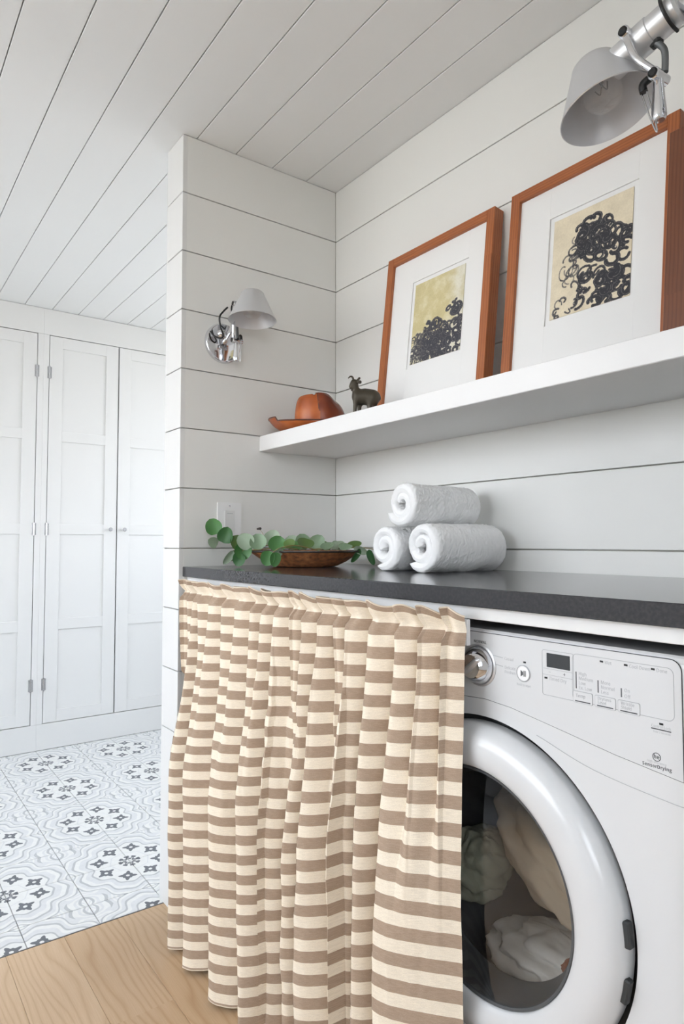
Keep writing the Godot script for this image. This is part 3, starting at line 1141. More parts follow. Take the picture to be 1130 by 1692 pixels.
	letters(cp, "+", Vector3(X.call(1.306), 0.908, z), 0.006, M.ink)
	led.call(1.2765, 0.8985)
	letters(cp, "Timed Dry", Vector3(X.call(1.282), 0.8985, z), 0.0048, M.ink_light)
	for q in [[1.3675, 0.9355, "Wet"], [1.4030, 0.9358, "Cool Down"], [1.4400, 0.9362, "Done"]]:
		led.call(q[0], q[1])
		letters(cp, q[2], Vector3(X.call(q[0] + 0.0045), q[1] - 0.0006, z), 0.0045, M.ink_light)
	for q in [[1.3275, 0.9155, 0.892, ["High", "Medium", "Low", "Ex. Low"], "Temp", ""], [1.3618, 0.909, 0.892, ["More", "Normal", "Less"], "Dryness", "Level"], [1.396, 0.9042, 0.8925, ["On", "Off"], "Wrinkle", "Shield"]]:
		var n2: int = q[3].size()
		part(cp, "level_bar", box(Vector3(X.call(q[0]), (q[1] + q[2]) * 0.5, z), Vector3(0.0016, q[1] - q[2], 0.0008), 0.0003), M.ink)
		for k in n2:
			letters(cp, q[3][k], Vector3(X.call(q[0] + 0.004), lerpf(q[1] - 0.002, q[2] + 0.002, float(k) / maxi(n2 - 1, 1)), z), 0.0046, M.ink_light)
		var bc := Vector2(X.call(q[0] + 0.0105), 0.8805)
		var bt := part(d, "button", plate(rrect(bc, Vector2(0.030, 0.0155), 0.002), z - 0.001, z + 0.0009), M.panel)
		part(bt, "outline", ring_outline(rrect(bc, Vector2(0.0305, 0.016), 0.002), 0.00035, z + 0.0004), M.ink_light)
		part(bt, "rule", box(Vector3(bc.x, 0.8748, z + 0.001), Vector3(0.024, 0.0015, 0.0006), 0.0002), M.ink)
		if q[5] == "":
			letters(bt, q[4], Vector3(bc.x - 0.011, 0.8825, z + 0.001), 0.0046, M.ink_light)
		else:
			letters(bt, q[4], Vector3(bc.x - 0.011, 0.8848, z + 0.001), 0.0042, M.ink_light)
			letters(bt, q[5], Vector3(bc.x - 0.011, 0.8794, z + 0.001), 0.0042, M.ink_light)
	led.call(1.4495, 0.8685)
	letters(cp, "Control Lock", Vector3(X.call(1.449), 0.8645, z), 0.0034, M.ink_light, false, HORIZONTAL_ALIGNMENT_CENTER)
	part(cp, "rule", box(Vector3(X.call(1.449), 0.8610, z), Vector3(0.026, 0.0014, 0.0006), 0.0002), M.ink)
	letters(cp, "hold 3 seconds", Vector3(X.call(1.450), 0.8575, z), 0.0025, M.ink_light, false, HORIZONTAL_ALIGNMENT_CENTER)
	part(cp, "emblem", lathe([Vector2(0.0055, 0), Vector2(0.0055, 0.0004), Vector2(0.0047, 0.0004), Vector2(0.0047, 0)], Vector3(X.call(1.4425), 0.8255, z), fwd, 28), M.ink)
	letters(cp, "he", Vector3(X.call(1.4425), 0.8257, z), 0.0052, M.ink, true, HORIZONTAL_ALIGNMENT_CENTER)
	letters(cp, "high efficiency", Vector3(X.call(1.4425), 0.8185, z), 0.0029, M.ink_light, false, HORIZONTAL_ALIGNMENT_CENTER)
	letters(cp, "SensorDrying", Vector3(X.call(1.4425), 0.8135, z), 0.0045, M.ink, true, HORIZONTAL_ALIGNMENT_CENTER)
	build_laundry(Vector3(dx, dy, 0.0))

func build_laundry(c: Vector3):
	var nz := FastNoiseLite.new()
	nz.seed = 21
	nz.frequency = 1.0
	var specs := [
		["beige towel bunched in the dryer behind the door glass", Vector3(0.035, -0.012, 0.345), Vector3(0.165, 0.098, 0.100), 0, -0.42],
		["white towel lying folded low in the dryer drum", Vector3(0.040, -0.168, 0.400), Vector3(0.140, 0.052, 0.080), 1, 0.1],
		["grey green cloth crumpled low in the left of the dryer drum", Vector3(-0.160, -0.085, 0.385), Vector3(0.060, 0.070, 0.080), 2, -0.3],
		["small rust brown cloth lying on the white towel in the dryer drum", Vector3(0.120, -0.118, 0.455), Vector3(0.040, 0.014, 0.028), 3, 0.3]]
	for s in specs:
		var r: Vector3 = s[2]
		var base := Vector3(c.x + s[1].x, c.y + s[1].y, s[1].z)
		var t := thing("laundry_towel", s[0], "towel", base, 0.0, "laundry in the dryer")
		var tilt := Basis(Vector3(0, 0, 1), s[4])
		var ph: float = s[1].x * 40.0
		var f := func(u: float, v: float) -> Vector3:
			var a := u * TAU
			var b := (v - 0.5) * PI
			var q := Vector3(cos(a) * cos(b), sin(b), sin(a) * cos(b))
			var fold := absf(sin(q.y * 5.0 + q.x * 2.0 + 1.6 * nz.get_noise_3d(q.x * 1.3 + ph, q.y * 1.3, q.z * 1.3)))
			var k := 0.80 + 0.22 * pow(fold, 0.5) + 0.16 * nz.get_noise_3d(q.x * 1.8, q.y * 1.8 + ph, q.z * 1.8)
			return tilt * (Vector3(q.x * r.x, q.y * r.y, q.z * r.z) * k)
		part(t, "cloth", grid(72, 48, f, null, true), M.laundry[s[3]])

# ---------- shelf and pictures ----------
func build_shelf():
	var t := thing("floating_shelf", "thick white floating shelf on the boarded back wall", "shelf", Vector3(0.76, ST - 0.05, 0.155))
	part(t, "shelf_board", span(Vector3(0.001, ST - 0.05, 0.001) - t.position, Vector3(XR - 0.001, ST, 0.3116) - t.position, 0.0015), M.shelf)

# bar of wood whose grain follows its long axis
func wood_bar(a: Vector3, b: Vector3, bev := 0.001) -> ArrayMesh:
	var t := PackedVector3Array()
	var s := (b - a).abs()
	add_box(t, (a + b) * 0.5, s, bev)
	var uv := PackedVector2Array()
	var o := rng.randf()
	var ax := s.max_axis_index()
	for q in t:
		var w := 0.0
		for k in 3:
			if k != ax:
				w += q[k]
		uv.append(Vector2(q[ax] / 0.4 + o, w / 0.06 + o * 3.0))
	return soup(t, 20.0, uv)

func picture(label: String, x0: float, w: float, h: float, fw: float, zb: float, depth: float, wood: Material, art: Material, art_at: Rect2):
	var lean := deg_to_rad(6.5)
	var t := thing("picture_frame", label, "picture", Vector3(x0 + w * 0.5, ST + 0.0008, zb - depth * cos(lean)), 0.0, "framed pictures leaning on the shelf")
	t.rotation.x = -lean
	var hx := w * 0.5
	part(t, "frame_side", wood_bar(Vector3(-hx, 0, 0), Vector3(-hx + fw, h, depth)), wood)
	part(t, "frame_side", wood_bar(Vector3(hx - fw, 0, 0), Vector3(hx, h, depth)), wood)
	part(t, "frame_rail", wood_bar(Vector3(-hx + fw, h - fw, 0), Vector3(hx - fw, h, depth)), wood)
	part(t, "frame_rail", wood_bar(Vector3(-hx + fw, 0, 0), Vector3(hx - fw, fw, depth)), wood)
	part(t, "backing", span(Vector3(-hx + fw, fw, 0.002), Vector3(hx - fw, h - fw, depth - 0.014), 0.0005), M.mat_board)
	# window mat: four strips round the opening
	var m := PackedVector3Array()
	var za := depth - 0.0145
	var zb2 := depth - 0.010
	var g := 0.012
	var ax0 := art_at.position.x - g - hx
	var ax1 := art_at.end.x + g - hx
	var ay0 := art_at.position.y - g
	var ay1 := art_at.end.y + g
	for q in [[-hx + fw, ax0, fw, h - fw], [ax1, hx - fw, fw, h - fw], [ax0, ax1, fw, ay0], [ax0, ax1, ay1, h - fw]]:
		add_box(m, Vector3((q[0] + q[1]) * 0.5, (q[2] + q[3]) * 0.5, (za + zb2) * 0.5), Vector3(q[1] - q[0], q[3] - q[2], zb2 - za), 0.0002)
	part(t, "mat", soup(m, 20.0), M.mat_board)
	if art:
		var tt := PackedVector3Array()
		var uv := PackedVector2Array()
		var a := Vector3(art_at.position.x - hx, art_at.position.y, depth - 0.0128)
		var b := Vector3(art_at.end.x - hx, art_at.end.y, depth - 0.0128)
		add_box(tt, (a + b) * 0.5, Vector3(b.x - a.x, b.y - a.y, 0.0012), 0.0002)
		for q in tt:
			uv.append(Vector2((q.x - a.x) / (b.x - a.x), 1.0 - (q.y - a.y) / (b.y - a.y)))
		part(t, "artwork", soup(tt, 20.0, uv), art)

func stamp(im: Image, c: Vector2, r: float, col: Color, k: float):
	for y in range(maxi(0, int(c.y - r)), mini(im.get_height(), int(c.y + r) + 2)):
		for x in range(maxi(0, int(c.x - r)), mini(im.get_width(), int(c.x + r) + 2)):
			var d := Vector2(x, y).distance_to(c)
			if d < r:
				im.set_pixel(x, y, im.get_pixel(x, y).lerp(col, k * clampf((r - d) * 0.8, 0.0, 1.0)))

func art(which: int) -> Material:
	var w := 300
	var h := 368
	var im := Image.create(w, h, false, Image.FORMAT_RGB8)
	var n := FastNoiseLite.new()
	n.seed = 40 + which
	n.frequency = 0.012
	var r := RandomNumberGenerator.new()
	r.seed = 90 + which
	for y in h:
		for x in w:
			var k := n.get_noise_2d(x, y)
			var c := rgb(226, 214, 188)
			if which == 0:
				c = rgb(208, 196, 150).lerp(rgb(222, 218, 200), clampf(smoothstep(0.55, 1.0, float(x) / w) * 0.9 + k * 0.8 + smoothstep(0.5, 0.9, float(y) / h) * 0.5, 0.0, 1.0))
			var s := k * 0.05 + n.get_noise_2d(x * 9.0, y * 9.0) * 0.03
			im.set_pixel(x, y, Color(c.r + s, c.g + s, c.b + s))
	var ink := rgb(62, 62, 70) if which == 0 else rgb(48, 48, 54)
	var loops := 150 if which == 0 else 120
	for i in loops:
		var c := Vector2.ZERO
		if which == 0:
			var x := r.randf()
			var ytop := 0.40 + 0.30 * pow(absf(x - 0.72) / 0.72, 1.3)
			c = Vector2(x * w, lerpf(ytop, 1.0, pow(r.randf(), 0.75)) * h)
		else:
			var y := r.randf()
			var half := 0.46 if y > 0.25 else 0.28
			c = Vector2((0.54 + (r.randf() * 2.0 - 1.0) * half * (0.85 + 0.15 * y)) * w, (0.14 + 0.82 * y) * h)
		var ra := r.randf_range(12, 26)
		var rb := ra * r.randf_range(0.55, 1.0)
		var rot := r.randf() * TAU
		var a0 := r.randf() * TAU
		var a1 := a0 + r.randf_range(3.0, 6.6)
		var wd := r.randf_range(4.5, 8.0)
		var k := r.randf_range(0.65, 0.95)
		if (which == 1 and c.x < w * 0.34) or (which == 0 and c.x < w * 0.3):
			k *= 0.55
			wd *= 0.6
		var steps := 34
		for s in steps:
			var a := lerpf(a0, a1, float(s) / steps)
			var p := c + Vector2(cos(a) * ra, sin(a) * rb).rotated(rot) + Vector2(r.randf_range(-0.8, 0.8), r.randf_range(-0.8, 0.8))
			stamp(im, p, wd, ink, k)
		# dry brush streak inside the stroke
		for s in steps:
			var a := lerpf(a0 + 0.3, a1 - 0.4, float(s) / steps)
			var p := c + Vector2(cos(a) * (ra + wd * 0.35), sin(a) * (rb + wd * 0.35)).rotated(rot)
			if r.randf() < 0.8:
				stamp(im, p, 1.7, rgb(176, 170, 160), 0.55)
		if r.randf() < 0.35:
			stamp(im, c + Vector2(1, 1), wd * 0.6, rgb(232, 224, 206), 0.8)
	var m := mat(Color.WHITE, 0.75)
	m.albedo_texture = img_tex(im)
	return m

func build_frames():
	picture("cherry wood framed abstract with gold upper half, beside the goat figurine", 0.338, 0.43, 0.537, 0.0265, 0.100, 0.036, M.frame_wood[0], art(0), Rect2(0.127, 0.172, 0.2, 0.247))
	picture("cherry wood framed abstract of black loops on cream, in the middle of the shelf", 0.823, 0.43, 0.537, 0.0265, 0.100, 0.036, M.frame_wood[1], art(1), Rect2(0.128, 0.172, 0.2005, 0.247))
	picture("dark walnut frame edge at the photo's right border, overlapping its neighbour", 1.2545, 0.255, 0.465, 0.042, 0.142, 0.030, M.walnut, null, Rect2(0.09, 0.15, 0.08, 0.15))

# ---------- wall lamps ----------
func lamp(label: String, P: Vector3, O: Vector3, A: Vector3, sgn: float, drop: float):
	var t := thing("wall_lamp", label, "lamp", P, 0.0, "swing head wall lamps")
	A = A.normalized()
	var B := (Vector3(sgn, 0, 0) - A * A.x * sgn).normalized()
	var N := A.cross(B)
	if N.z < 0:
		N = -N
	O = O - P
	var bs := Basis(A.cross(N), A, N)
	# shade: spun cone, open below
	var sh := part(t, "shade", lathe([Vector2(0.0722, 0.0), Vector2(0.0735, 0.0012), Vector2(0.0722, 0.0026), Vector2(0.0375, 0.078), Vector2(0.0350, 0.0845), Vector2(0.0300, 0.0895), Vector2(0.0220, 0.0925), Vector2(0, 0.0932)], O, bs, 56, 40.0), M.alu)
	part(sh, "lining", lathe([Vector2(0, 0.0915), Vector2(0.0215, 0.0905), Vector2(0.029, 0.0878), Vector2(0.0335, 0.083), Vector2(0.0362, 0.0772), Vector2(0.0705, 0.0028), Vector2(0.0722, 0.0)], O, bs, 56, 40.0), M.lining)
	# bulb and socket
	part(t, "socket", rod(O + A * 0.091, O + A * 0.066, 0.0145), M.white_plastic)
	part(t, "bulb", lathe([Vector2(0.012, 0.067), Vector2(0.014, 0.060), Vector2(0.024, 0.050), Vector2(0.0295, 0.038), Vector2(0.0300, 0.030), Vector2(0.0265, 0.019), Vector2(0.018, 0.011), Vector2(0, 0.0085)], O, bs, 32, 60.0), M.bulb)
	var fil := PackedVector3Array()
	add_tube(fil, [O + A * 0.066, O + A * 0.045 + B * 0.004], 0.003, 8, 2)
	add_tube(fil, [O + A * 0.046 - B * 0.010, O + A * 0.034 - B * 0.004, O + A * 0.046 + B * 0.002, O + A * 0.034 + B * 0.008, O + A * 0.046 + B * 0.012], 0.0009, 6, 4)
	part(t, "filament", soup(fil, 50.0), M.steel)
	# tubular body behind the shade
	var h := A * 0.060
	var bend := 0.098 if sgn < 0 else 0.135
	var en := O + h + B * bend
	part(t, "body", rod(O + h + B * 0.022, O + h + B * bend, 0.0225, 0.0215, 32, 0.004), M.alu)
	part(t, "collar", rod(O + h + B * 0.066, O + h + B * 0.092, 0.0236, 0.0236, 32, 0.001), M.alu)
	var top := O + h + B * 0.066 + A * 0.010
	var low := O + B * (0.075 if sgn < 0 else 0.085) + A * drop + N * 0.006
	var pv := PackedVector3Array()
	add_rod(pv, top + N * 0.014, top + N * 0.033, 0.0088, 0.0088, 20)
	part(t, "pivot", soup(pv, 35.0), M.chrome)
	part(t, "pivot", rod(low - N * 0.012, low + N * 0.024, 0.0088, 0.0088, 20), M.chrome)
	part(t, "pivot_cap", rod(top + N * 0.0325, top + N * 0.0345, 0.0068, 0.0062), M.black)
	part(t, "pivot_cap", rod(low + N * 0.0235, low + N * 0.0255, 0.0068, 0.0062), M.black)
	part(t, "lever", tube([top + N * 0.027 - A * 0.006, top.lerp(low, 0.55) + N * 0.027 - B * 0.006, low + N * 0.018 + A * 0.006], 0.0052, 14, 8), M.chrome)
	var cl := O + B * 0.092 + A * 0.042
	var ar := PackedVector3Array()
	add_tube(ar, [cl + N * 0.002 + A * -0.004, cl.lerp(low, 0.4) + B * 0.010, low + B * 0.007 + A * 0.004], 0.0048, 10, 6)
	part(t, "brace", soup(ar, 50.0), M.alu_dark)
	part(t, "clamp", box(cl, Vector3(0.018, 0.016, 0.016), 0.003), M.rubber)
	# handle hanging from the lower pivot, hairpin spring beside it
	part(t, "handle", lathe([Vector2(0, -0.066), Vector2(0.0075, -0.0655), Vector2(0.0100, -0.062), Vector2(0.0104, -0.052), Vector2(0.0072, -0.012), Vector2(0.0062, 0.0)], low + N * 0.008, Basis.IDENTITY, 28, 50.0), M.chrome)
	var hp := low - B * 0.025 + N * 0.006
	part(t, "spring_holder", tube([hp + A * -0.004, hp + A * 0.008 + B * 0.003, low + A * 0.012 - B * 0.003], 0.0058, 12, 6), M.black)
	part(t, "hairpin_spring", tube([hp - B * 0.0035, hp - B * 0.0025 - A * 0.05, hp + B * 0.0 - A * 0.073, hp + B * 0.0030 - A * 0.05, hp + B * 0.0035], 0.0012, 8, 8), M.steel)
	# stem to the wall plate
	part(t, "stem", tube([en - B * 0.004, en + B * 0.012 - Vector3(0, 0.012, 0), Vector3(-sgn * 0.030, en.y * 0.45, en.z * 0.5), Vector3(-sgn * 0.018, 0.006, 0.0), Vector3(-sgn * 0.004, 0, 0)], 0.0085, 16, 8), M.chrome)
	part(t, "wall_plate", lathe([Vector2(0.0635, 0.0004), Vector2(0.0635, 0.006), Vector2(0.0610, 0.0105), Vector2(0.056, 0.013), Vector2(0.030, 0.0150), Vector2(0, 0.0155)], Vector3.ZERO, basis_to(Vector3(-sgn, 0, 0)), 64, 30.0), M.chrome)
	part(t, "plate_boss", lathe([Vector2(0.015, 0.012), Vector2(0.0145, 0.020), Vector2(0.011, 0.0265), Vector2(0.005, 0.0295), Vector2(0, 0.030)], Vector3(0, 0.026, 0.012), basis_to(Vector3(-sgn, 0, 0)), 32, 40.0), M.chrome)
	# the cable leaves the top pivot, swings out towards the room and ends on the plate's boss
	var q := [Vector3(0.056, 0.100, 0.012), Vector3(0.053, 0.086, 0.024), Vector3(0.050, 0.066, 0.036), Vector3(0.048, 0.036, 0.032), Vector3(0.045, 0.012, 0.020), Vector3(0.042, 0.003, 0.029), Vector3(0.031, 0.010, 0.045), Vector3(0.020, 0.026, 0.052)]
	var cb := []
	for p in q:
		cb.append(Vector3(-sgn * p.x, p.y, p.z))
	part(t, "cable", tube(cb, 0.0028, 10, 8), M.black)
	var lp := PackedVector3Array()
	var ring := []
	for i in 13:
		var a := PI * 1.15 * i / 12.0 - 0.4
		ring.append(en - B * 0.014 + (A * cos(a) + N * sin(a)) * 0.0285)
	add_tube(lp, ring, 0.0026, 10, 3)
	part(t, "cable_loop", soup(lp, 50.0), M.black)

func build_lamps():
	M.lining = mat(rgb(214, 215, 219), 0.42, 0.55)
	lamp("small aluminium wall lamp with chrome disc on the grey boarded side wall", Vector3(0.0, 1.731, 0.445), Vector3(0.14, 1.774, 0.416), Vector3(-0.05, 1, -0.035), -1.0, -0.044)
	lamp("large-looking aluminium wall lamp with clear bulb at the photo's upper right", Vector3(XR, 1.74, 0.43), Vector3(1.333, 1.774, 0.440), Vector3(-0.24, 1, 0.06), 1.0, -0.020)

# ---------- things on the shelf ----------
func build_hat():
	# local x runs along the hat, local z across it
	var t := thing("leather_hat", "brown leather western hat lying on the shelf end", "hat", Vector3(0.150, ST, 0.190), 0.9333)
	var brim := func(u: float, v: float, lift: float) -> Vector3:
		var a := u * TAU
		var k := lerpf(0.50, 1.0, v)
		var c := cos(a)
		var s := sin(a)
		var y := 0.006 + lift
		y += pow(v, 2.2) * (0.026 * maxf(-c, 0.0) * maxf(-c, 0.0) + 0.020 * s * s)
		if c < -0.8:
			y += pow(v, 5.0) * 0.012
		var over := 1.0 - 0.10 * pow(v, 6.0) * s * s
		return Vector3(c * 0.150 * k, y, s * 0.118 * k * over)
	var b := part(t, "brim", grid(72, 14, func(u, v): return brim.call(u, v, 0.0022), null, true), M.leather)
	part(b, "underside", grid(72, 14, func(u, v): return brim.call(1.0 - u, v, -0.0008), null, true), M.leather)
	var edge := []
	for i in 73:
		edge.append(brim.call(i / 72.0, 1.0, 0.0008))
	part(b, "edge_binding", tube(edge, 0.0022, 8, 1), M.leather_dark)
	var xc := 0.018
	var crown := func(u: float, v: float) -> Vector3:
		var a := u * TAU
		var c := cos(a)
		var s := sin(a)
		var rho := 1.0 - v
		var n := lerpf(12.0, 2.2, smoothstep(-0.35, 0.9, c))
		var top := 0.114 + 0.004 * smoothstep(-0.25, -0.1, c * rho)
		var h := top * pow(maxf(1.0 - pow(rho, n), 0.0), 0.5)
		var zz := s * rho
		h -= 0.010 * exp(-pow(zz / 0.26, 2.0)) * (1.0 - rho * rho) * smoothstep(0.2, 0.5, v)
		if c * rho > -0.30 and c * rho < -0.14:
			h -= 0.004 * sin((c * rho + 0.30) / 0.16 * PI) * smoothstep(0.02, 0.2, v)
		return Vector3(xc + c * rho * 0.086, 0.008 + h, zz * 0.066)
	# the crown is sewn from a lighter front panel and a darker rear one
	var front := PackedVector3Array()
	var rear := PackedVector3Array()
	for j in 44:
		for i in 112:
			var p0: Vector3 = crown.call(i / 112.0, j / 44.0)
			var p1: Vector3 = crown.call((i + 1) / 112.0, j / 44.0)
			var p2: Vector3 = crown.call((i + 1) / 112.0, (j + 1) / 44.0)
			var p3: Vector3 = crown.call(i / 112.0, (j + 1) / 44.0)
			if (p0.x + p1.x + p2.x + p3.x) * 0.25 < xc - 0.22 * 0.086 * sqrt(maxf(1.0 - pow(p0.z / 0.066, 2.0), 0.0)):
				quad(front, p0, p1, p2, p3)
			else:
				quad(rear, p0, p1, p2, p3)
	part(t, "crown_front", soup(front, 70.0), M.leather)
	part(t, "crown_rear", soup(rear, 70.0), M.leather_red)
	var seam := []
	for i in 25:
		var zz := lerpf(0.97, -0.97, i / 24.0)
		var cx := -0.22 * sqrt(maxf(1.0 - zz * zz, 0.0))
		var rho := sqrt(cx * cx + zz * zz)
		var a := atan2(zz, cx)
		seam.append(crown.call(fposmod(a / TAU, 1.0), 1.0 - rho) + Vector3(0, 0.0005, 0))
	var sm := part(t, "seam", tube(seam, 0.0014, 6, 1), M.leather_dark)
	for i in range(2, 23, 2):
		var p: Vector3 = seam[i]
		part(sm, "stitch", box(p + Vector3(0.001, 0.0008, 0.0004), Vector3(0.008, 0.0016, 0.0014), 0.0005), M.leather_dark)
	var band := []
	for i in 49:
		var a := TAU * i / 48.0
		band.append(Vector3(xc + cos(a) * 0.0868, 0.0125, sin(a) * 0.0668))
	part(t, "band", tube(band, 0.0022, 8, 1), M.leather_dark)

func build_goat():
	var t := thing("goat_figurine", "small dark bronze goat figurine standing between hat and picture", "figurine", Vector3(0.398, ST, 0.195), 0.9333)
	var f := func(x: float, y: float, z: float) -> Vector3: return Vector3(x * 0.86, y, z)
	var b := [
		[f.call(-0.012, 0.074, 0), f.call(0.032, 0.070, 0), 0.0185, 0.022],
		[f.call(0.010, 0.082, 0), f.call(0.036, 0.076, 0), 0.018, 0.020],
		[f.call(-0.015, 0.080, 0), f.call(-0.026, 0.112, 0), 0.0125, 0.0095],
		[f.call(-0.026, 0.117, 0), f.call(-0.036, 0.105, 0.003), 0.0100, 0.0065],
		[f.call(-0.022, 0.060, 0.010), f.call(-0.027, 0.004, 0.011), 0.0070, 0.0042],
		[f.call(-0.008, 0.060, -0.010), f.call(-0.009, 0.004, -0.011), 0.0070, 0.0042],
		[f.call(0.026, 0.058, 0.011), f.call(0.024, 0.004, 0.012), 0.0085, 0.0045],
		[f.call(0.040, 0.058, -0.010), f.call(0.040, 0.004, -0.011), 0.0085, 0.0045],
		[f.call(0.054, 0.080, 0), f.call(0.060, 0.070, 0), 0.004, 0.003]]
	part(t, "body", nets(b, 0.0028, 0.010), M.bronze)
	part(t, "horn", tube([f.call(-0.028, 0.121, 0.004), f.call(-0.032, 0.132, 0.006), f.call(-0.040, 0.1335, 0.007), f.call(-0.046, 0.128, 0.008)], 0.0038, 8, 5, 0.0014), M.bronze)
	part(t, "horn", tube([f.call(-0.020, 0.120, -0.004), f.call(-0.013, 0.127, -0.006), f.call(-0.007, 0.134, -0.007)], 0.0038, 8, 5, 0.0030), M.bronze)
	part(t, "ear", nets([[f.call(-0.018, 0.117, 0.006), f.call(-0.007, 0.1165, 0.011), 0.0030, 0.0052]], 0.0016, 0.002), M.bronze)
	part(t, "ear", nets([[f.call(-0.031, 0.117, -0.006), f.call(-0.036, 0.118, -0.016), 0.0028, 0.0042]], 0.0016, 0.002), M.bronze)
	part(t, "beard", tube([f.call(-0.036, 0.100, 0.002), f.call(-0.035, 0.092, 0.002)], 0.003, 8, 3, 0.001), M.bronze)

# ---------- things on the counter ----------
func towel_roll(label: String, x: float, y: float, R: float, z0: float, z1: float, start: float, sd: int):
	var t := thing("rolled_towel", label, "towel", Vector3(x, y - R, (z0 + z1) * 0.5), 0.0, "rolled white towels on the counter")
	var turns := 1.9
	var th := 0.0255
	var nz := FastNoiseLite.new()
	nz.seed = sd
	nz.frequency = 14.0
	var fine := FastNoiseLite.new()
	fine.seed = sd + 3
	fine.frequency = 130.0
	var L := (z1 - z0) * 0.5
	var rin := 0.0135
	var f := func(u: float, v: float) -> Vector3:
		# u runs out along the outer face of the sheet and back along its inner face
		var s := u * 2.0 if u < 0.5 else 2.0 - u * 2.0
		var side := 1.0 if u < 0.5 else -1.0
		var tip := 1.0
		var e := 0.035
		if s > 1.0 - e:
			tip = sqrt(maxf(1.0 - pow((s - 1.0 + e) / e, 2.0), 0.0))
		if s < e:
			tip = sqrt(maxf(1.0 - pow((e - s) / e, 2.0), 0.0))
		var w := v * 2.0 - 1.0
		var le := 0.017 / L
		var lip := 1.0
		if absf(w) > 1.0 - le:
			lip = sqrt(maxf(1.0 - pow((absf(w) - 1.0 + le) / le, 2.0), 0.0))
		var mid := lerpf(rin, R - th * 0.5, s)
		var a := start - s * turns * TAU
		var r := mid + side * th * 0.5 * tip * lip
		var zz := w * (L - 0.006 * (1.0 - s))
		var q := Vector3(cos(a) * r, sin(a) * r, zz)
		var n := nz.get_noise_3dv(q) * 0.0048 + fine.get_noise_3dv(q) * 0.0030
		q += Vector3(cos(a), sin(a), 0) * n * side * tip * lip
		q.z += nz.get_noise_3d(q.x + 3.0, q.y, q.z) * 0.003
		# settled on what carries it
		if q.y < -R + 0.004:
			q.y = -R + 0.004 + (q.y + R - 0.004) * 0.25
		return q + Vector3(0, R - 0.0035, 0)
	part(t, "terry_cloth", grid(420, 110, f), M.terry)

func build_towels():
	towel_roll("fluffy white rolled towel, right one of the bottom pair", 0.738, CT + 0.067, 0.067, 0.035, 0.290, -2.9, 1)
	towel_roll("fluffy white rolled towel next to the wooden bowl, left of the bottom pair", 0.600, CT + 0.064, 0.064, 0.04, 0.290, -2.6, 2)
	towel_roll("fluffy white rolled towel lying on top of the other two", 0.668, CT + 0.1735, 0.062, 0.045, 0.290, -3.3, 3)

func leaf_mesh(r: float, long: float, cup: float) -> ArrayMesh:
	# leaf lies in the xy plane, stalk at the origin, tip towards +y
	var f := func(u: float, v: float) -> Vector3:
		var y := v
		var wdt := sqrt(maxf(1.0 - pow(2.0 * pow(y, 0.9) - 1.0, 2.0), 0.0)) * (1.0 - 0.18 * y)
		var x := (u * 2.0 - 1.0) * wdt
		return Vector3(x * r, y * r * 2.0 * long, cup * r * (x * x) - 0.25 * cup * r * sin(y * PI) + 0.05 * r * absf(x))
	return grid(10, 12, f)

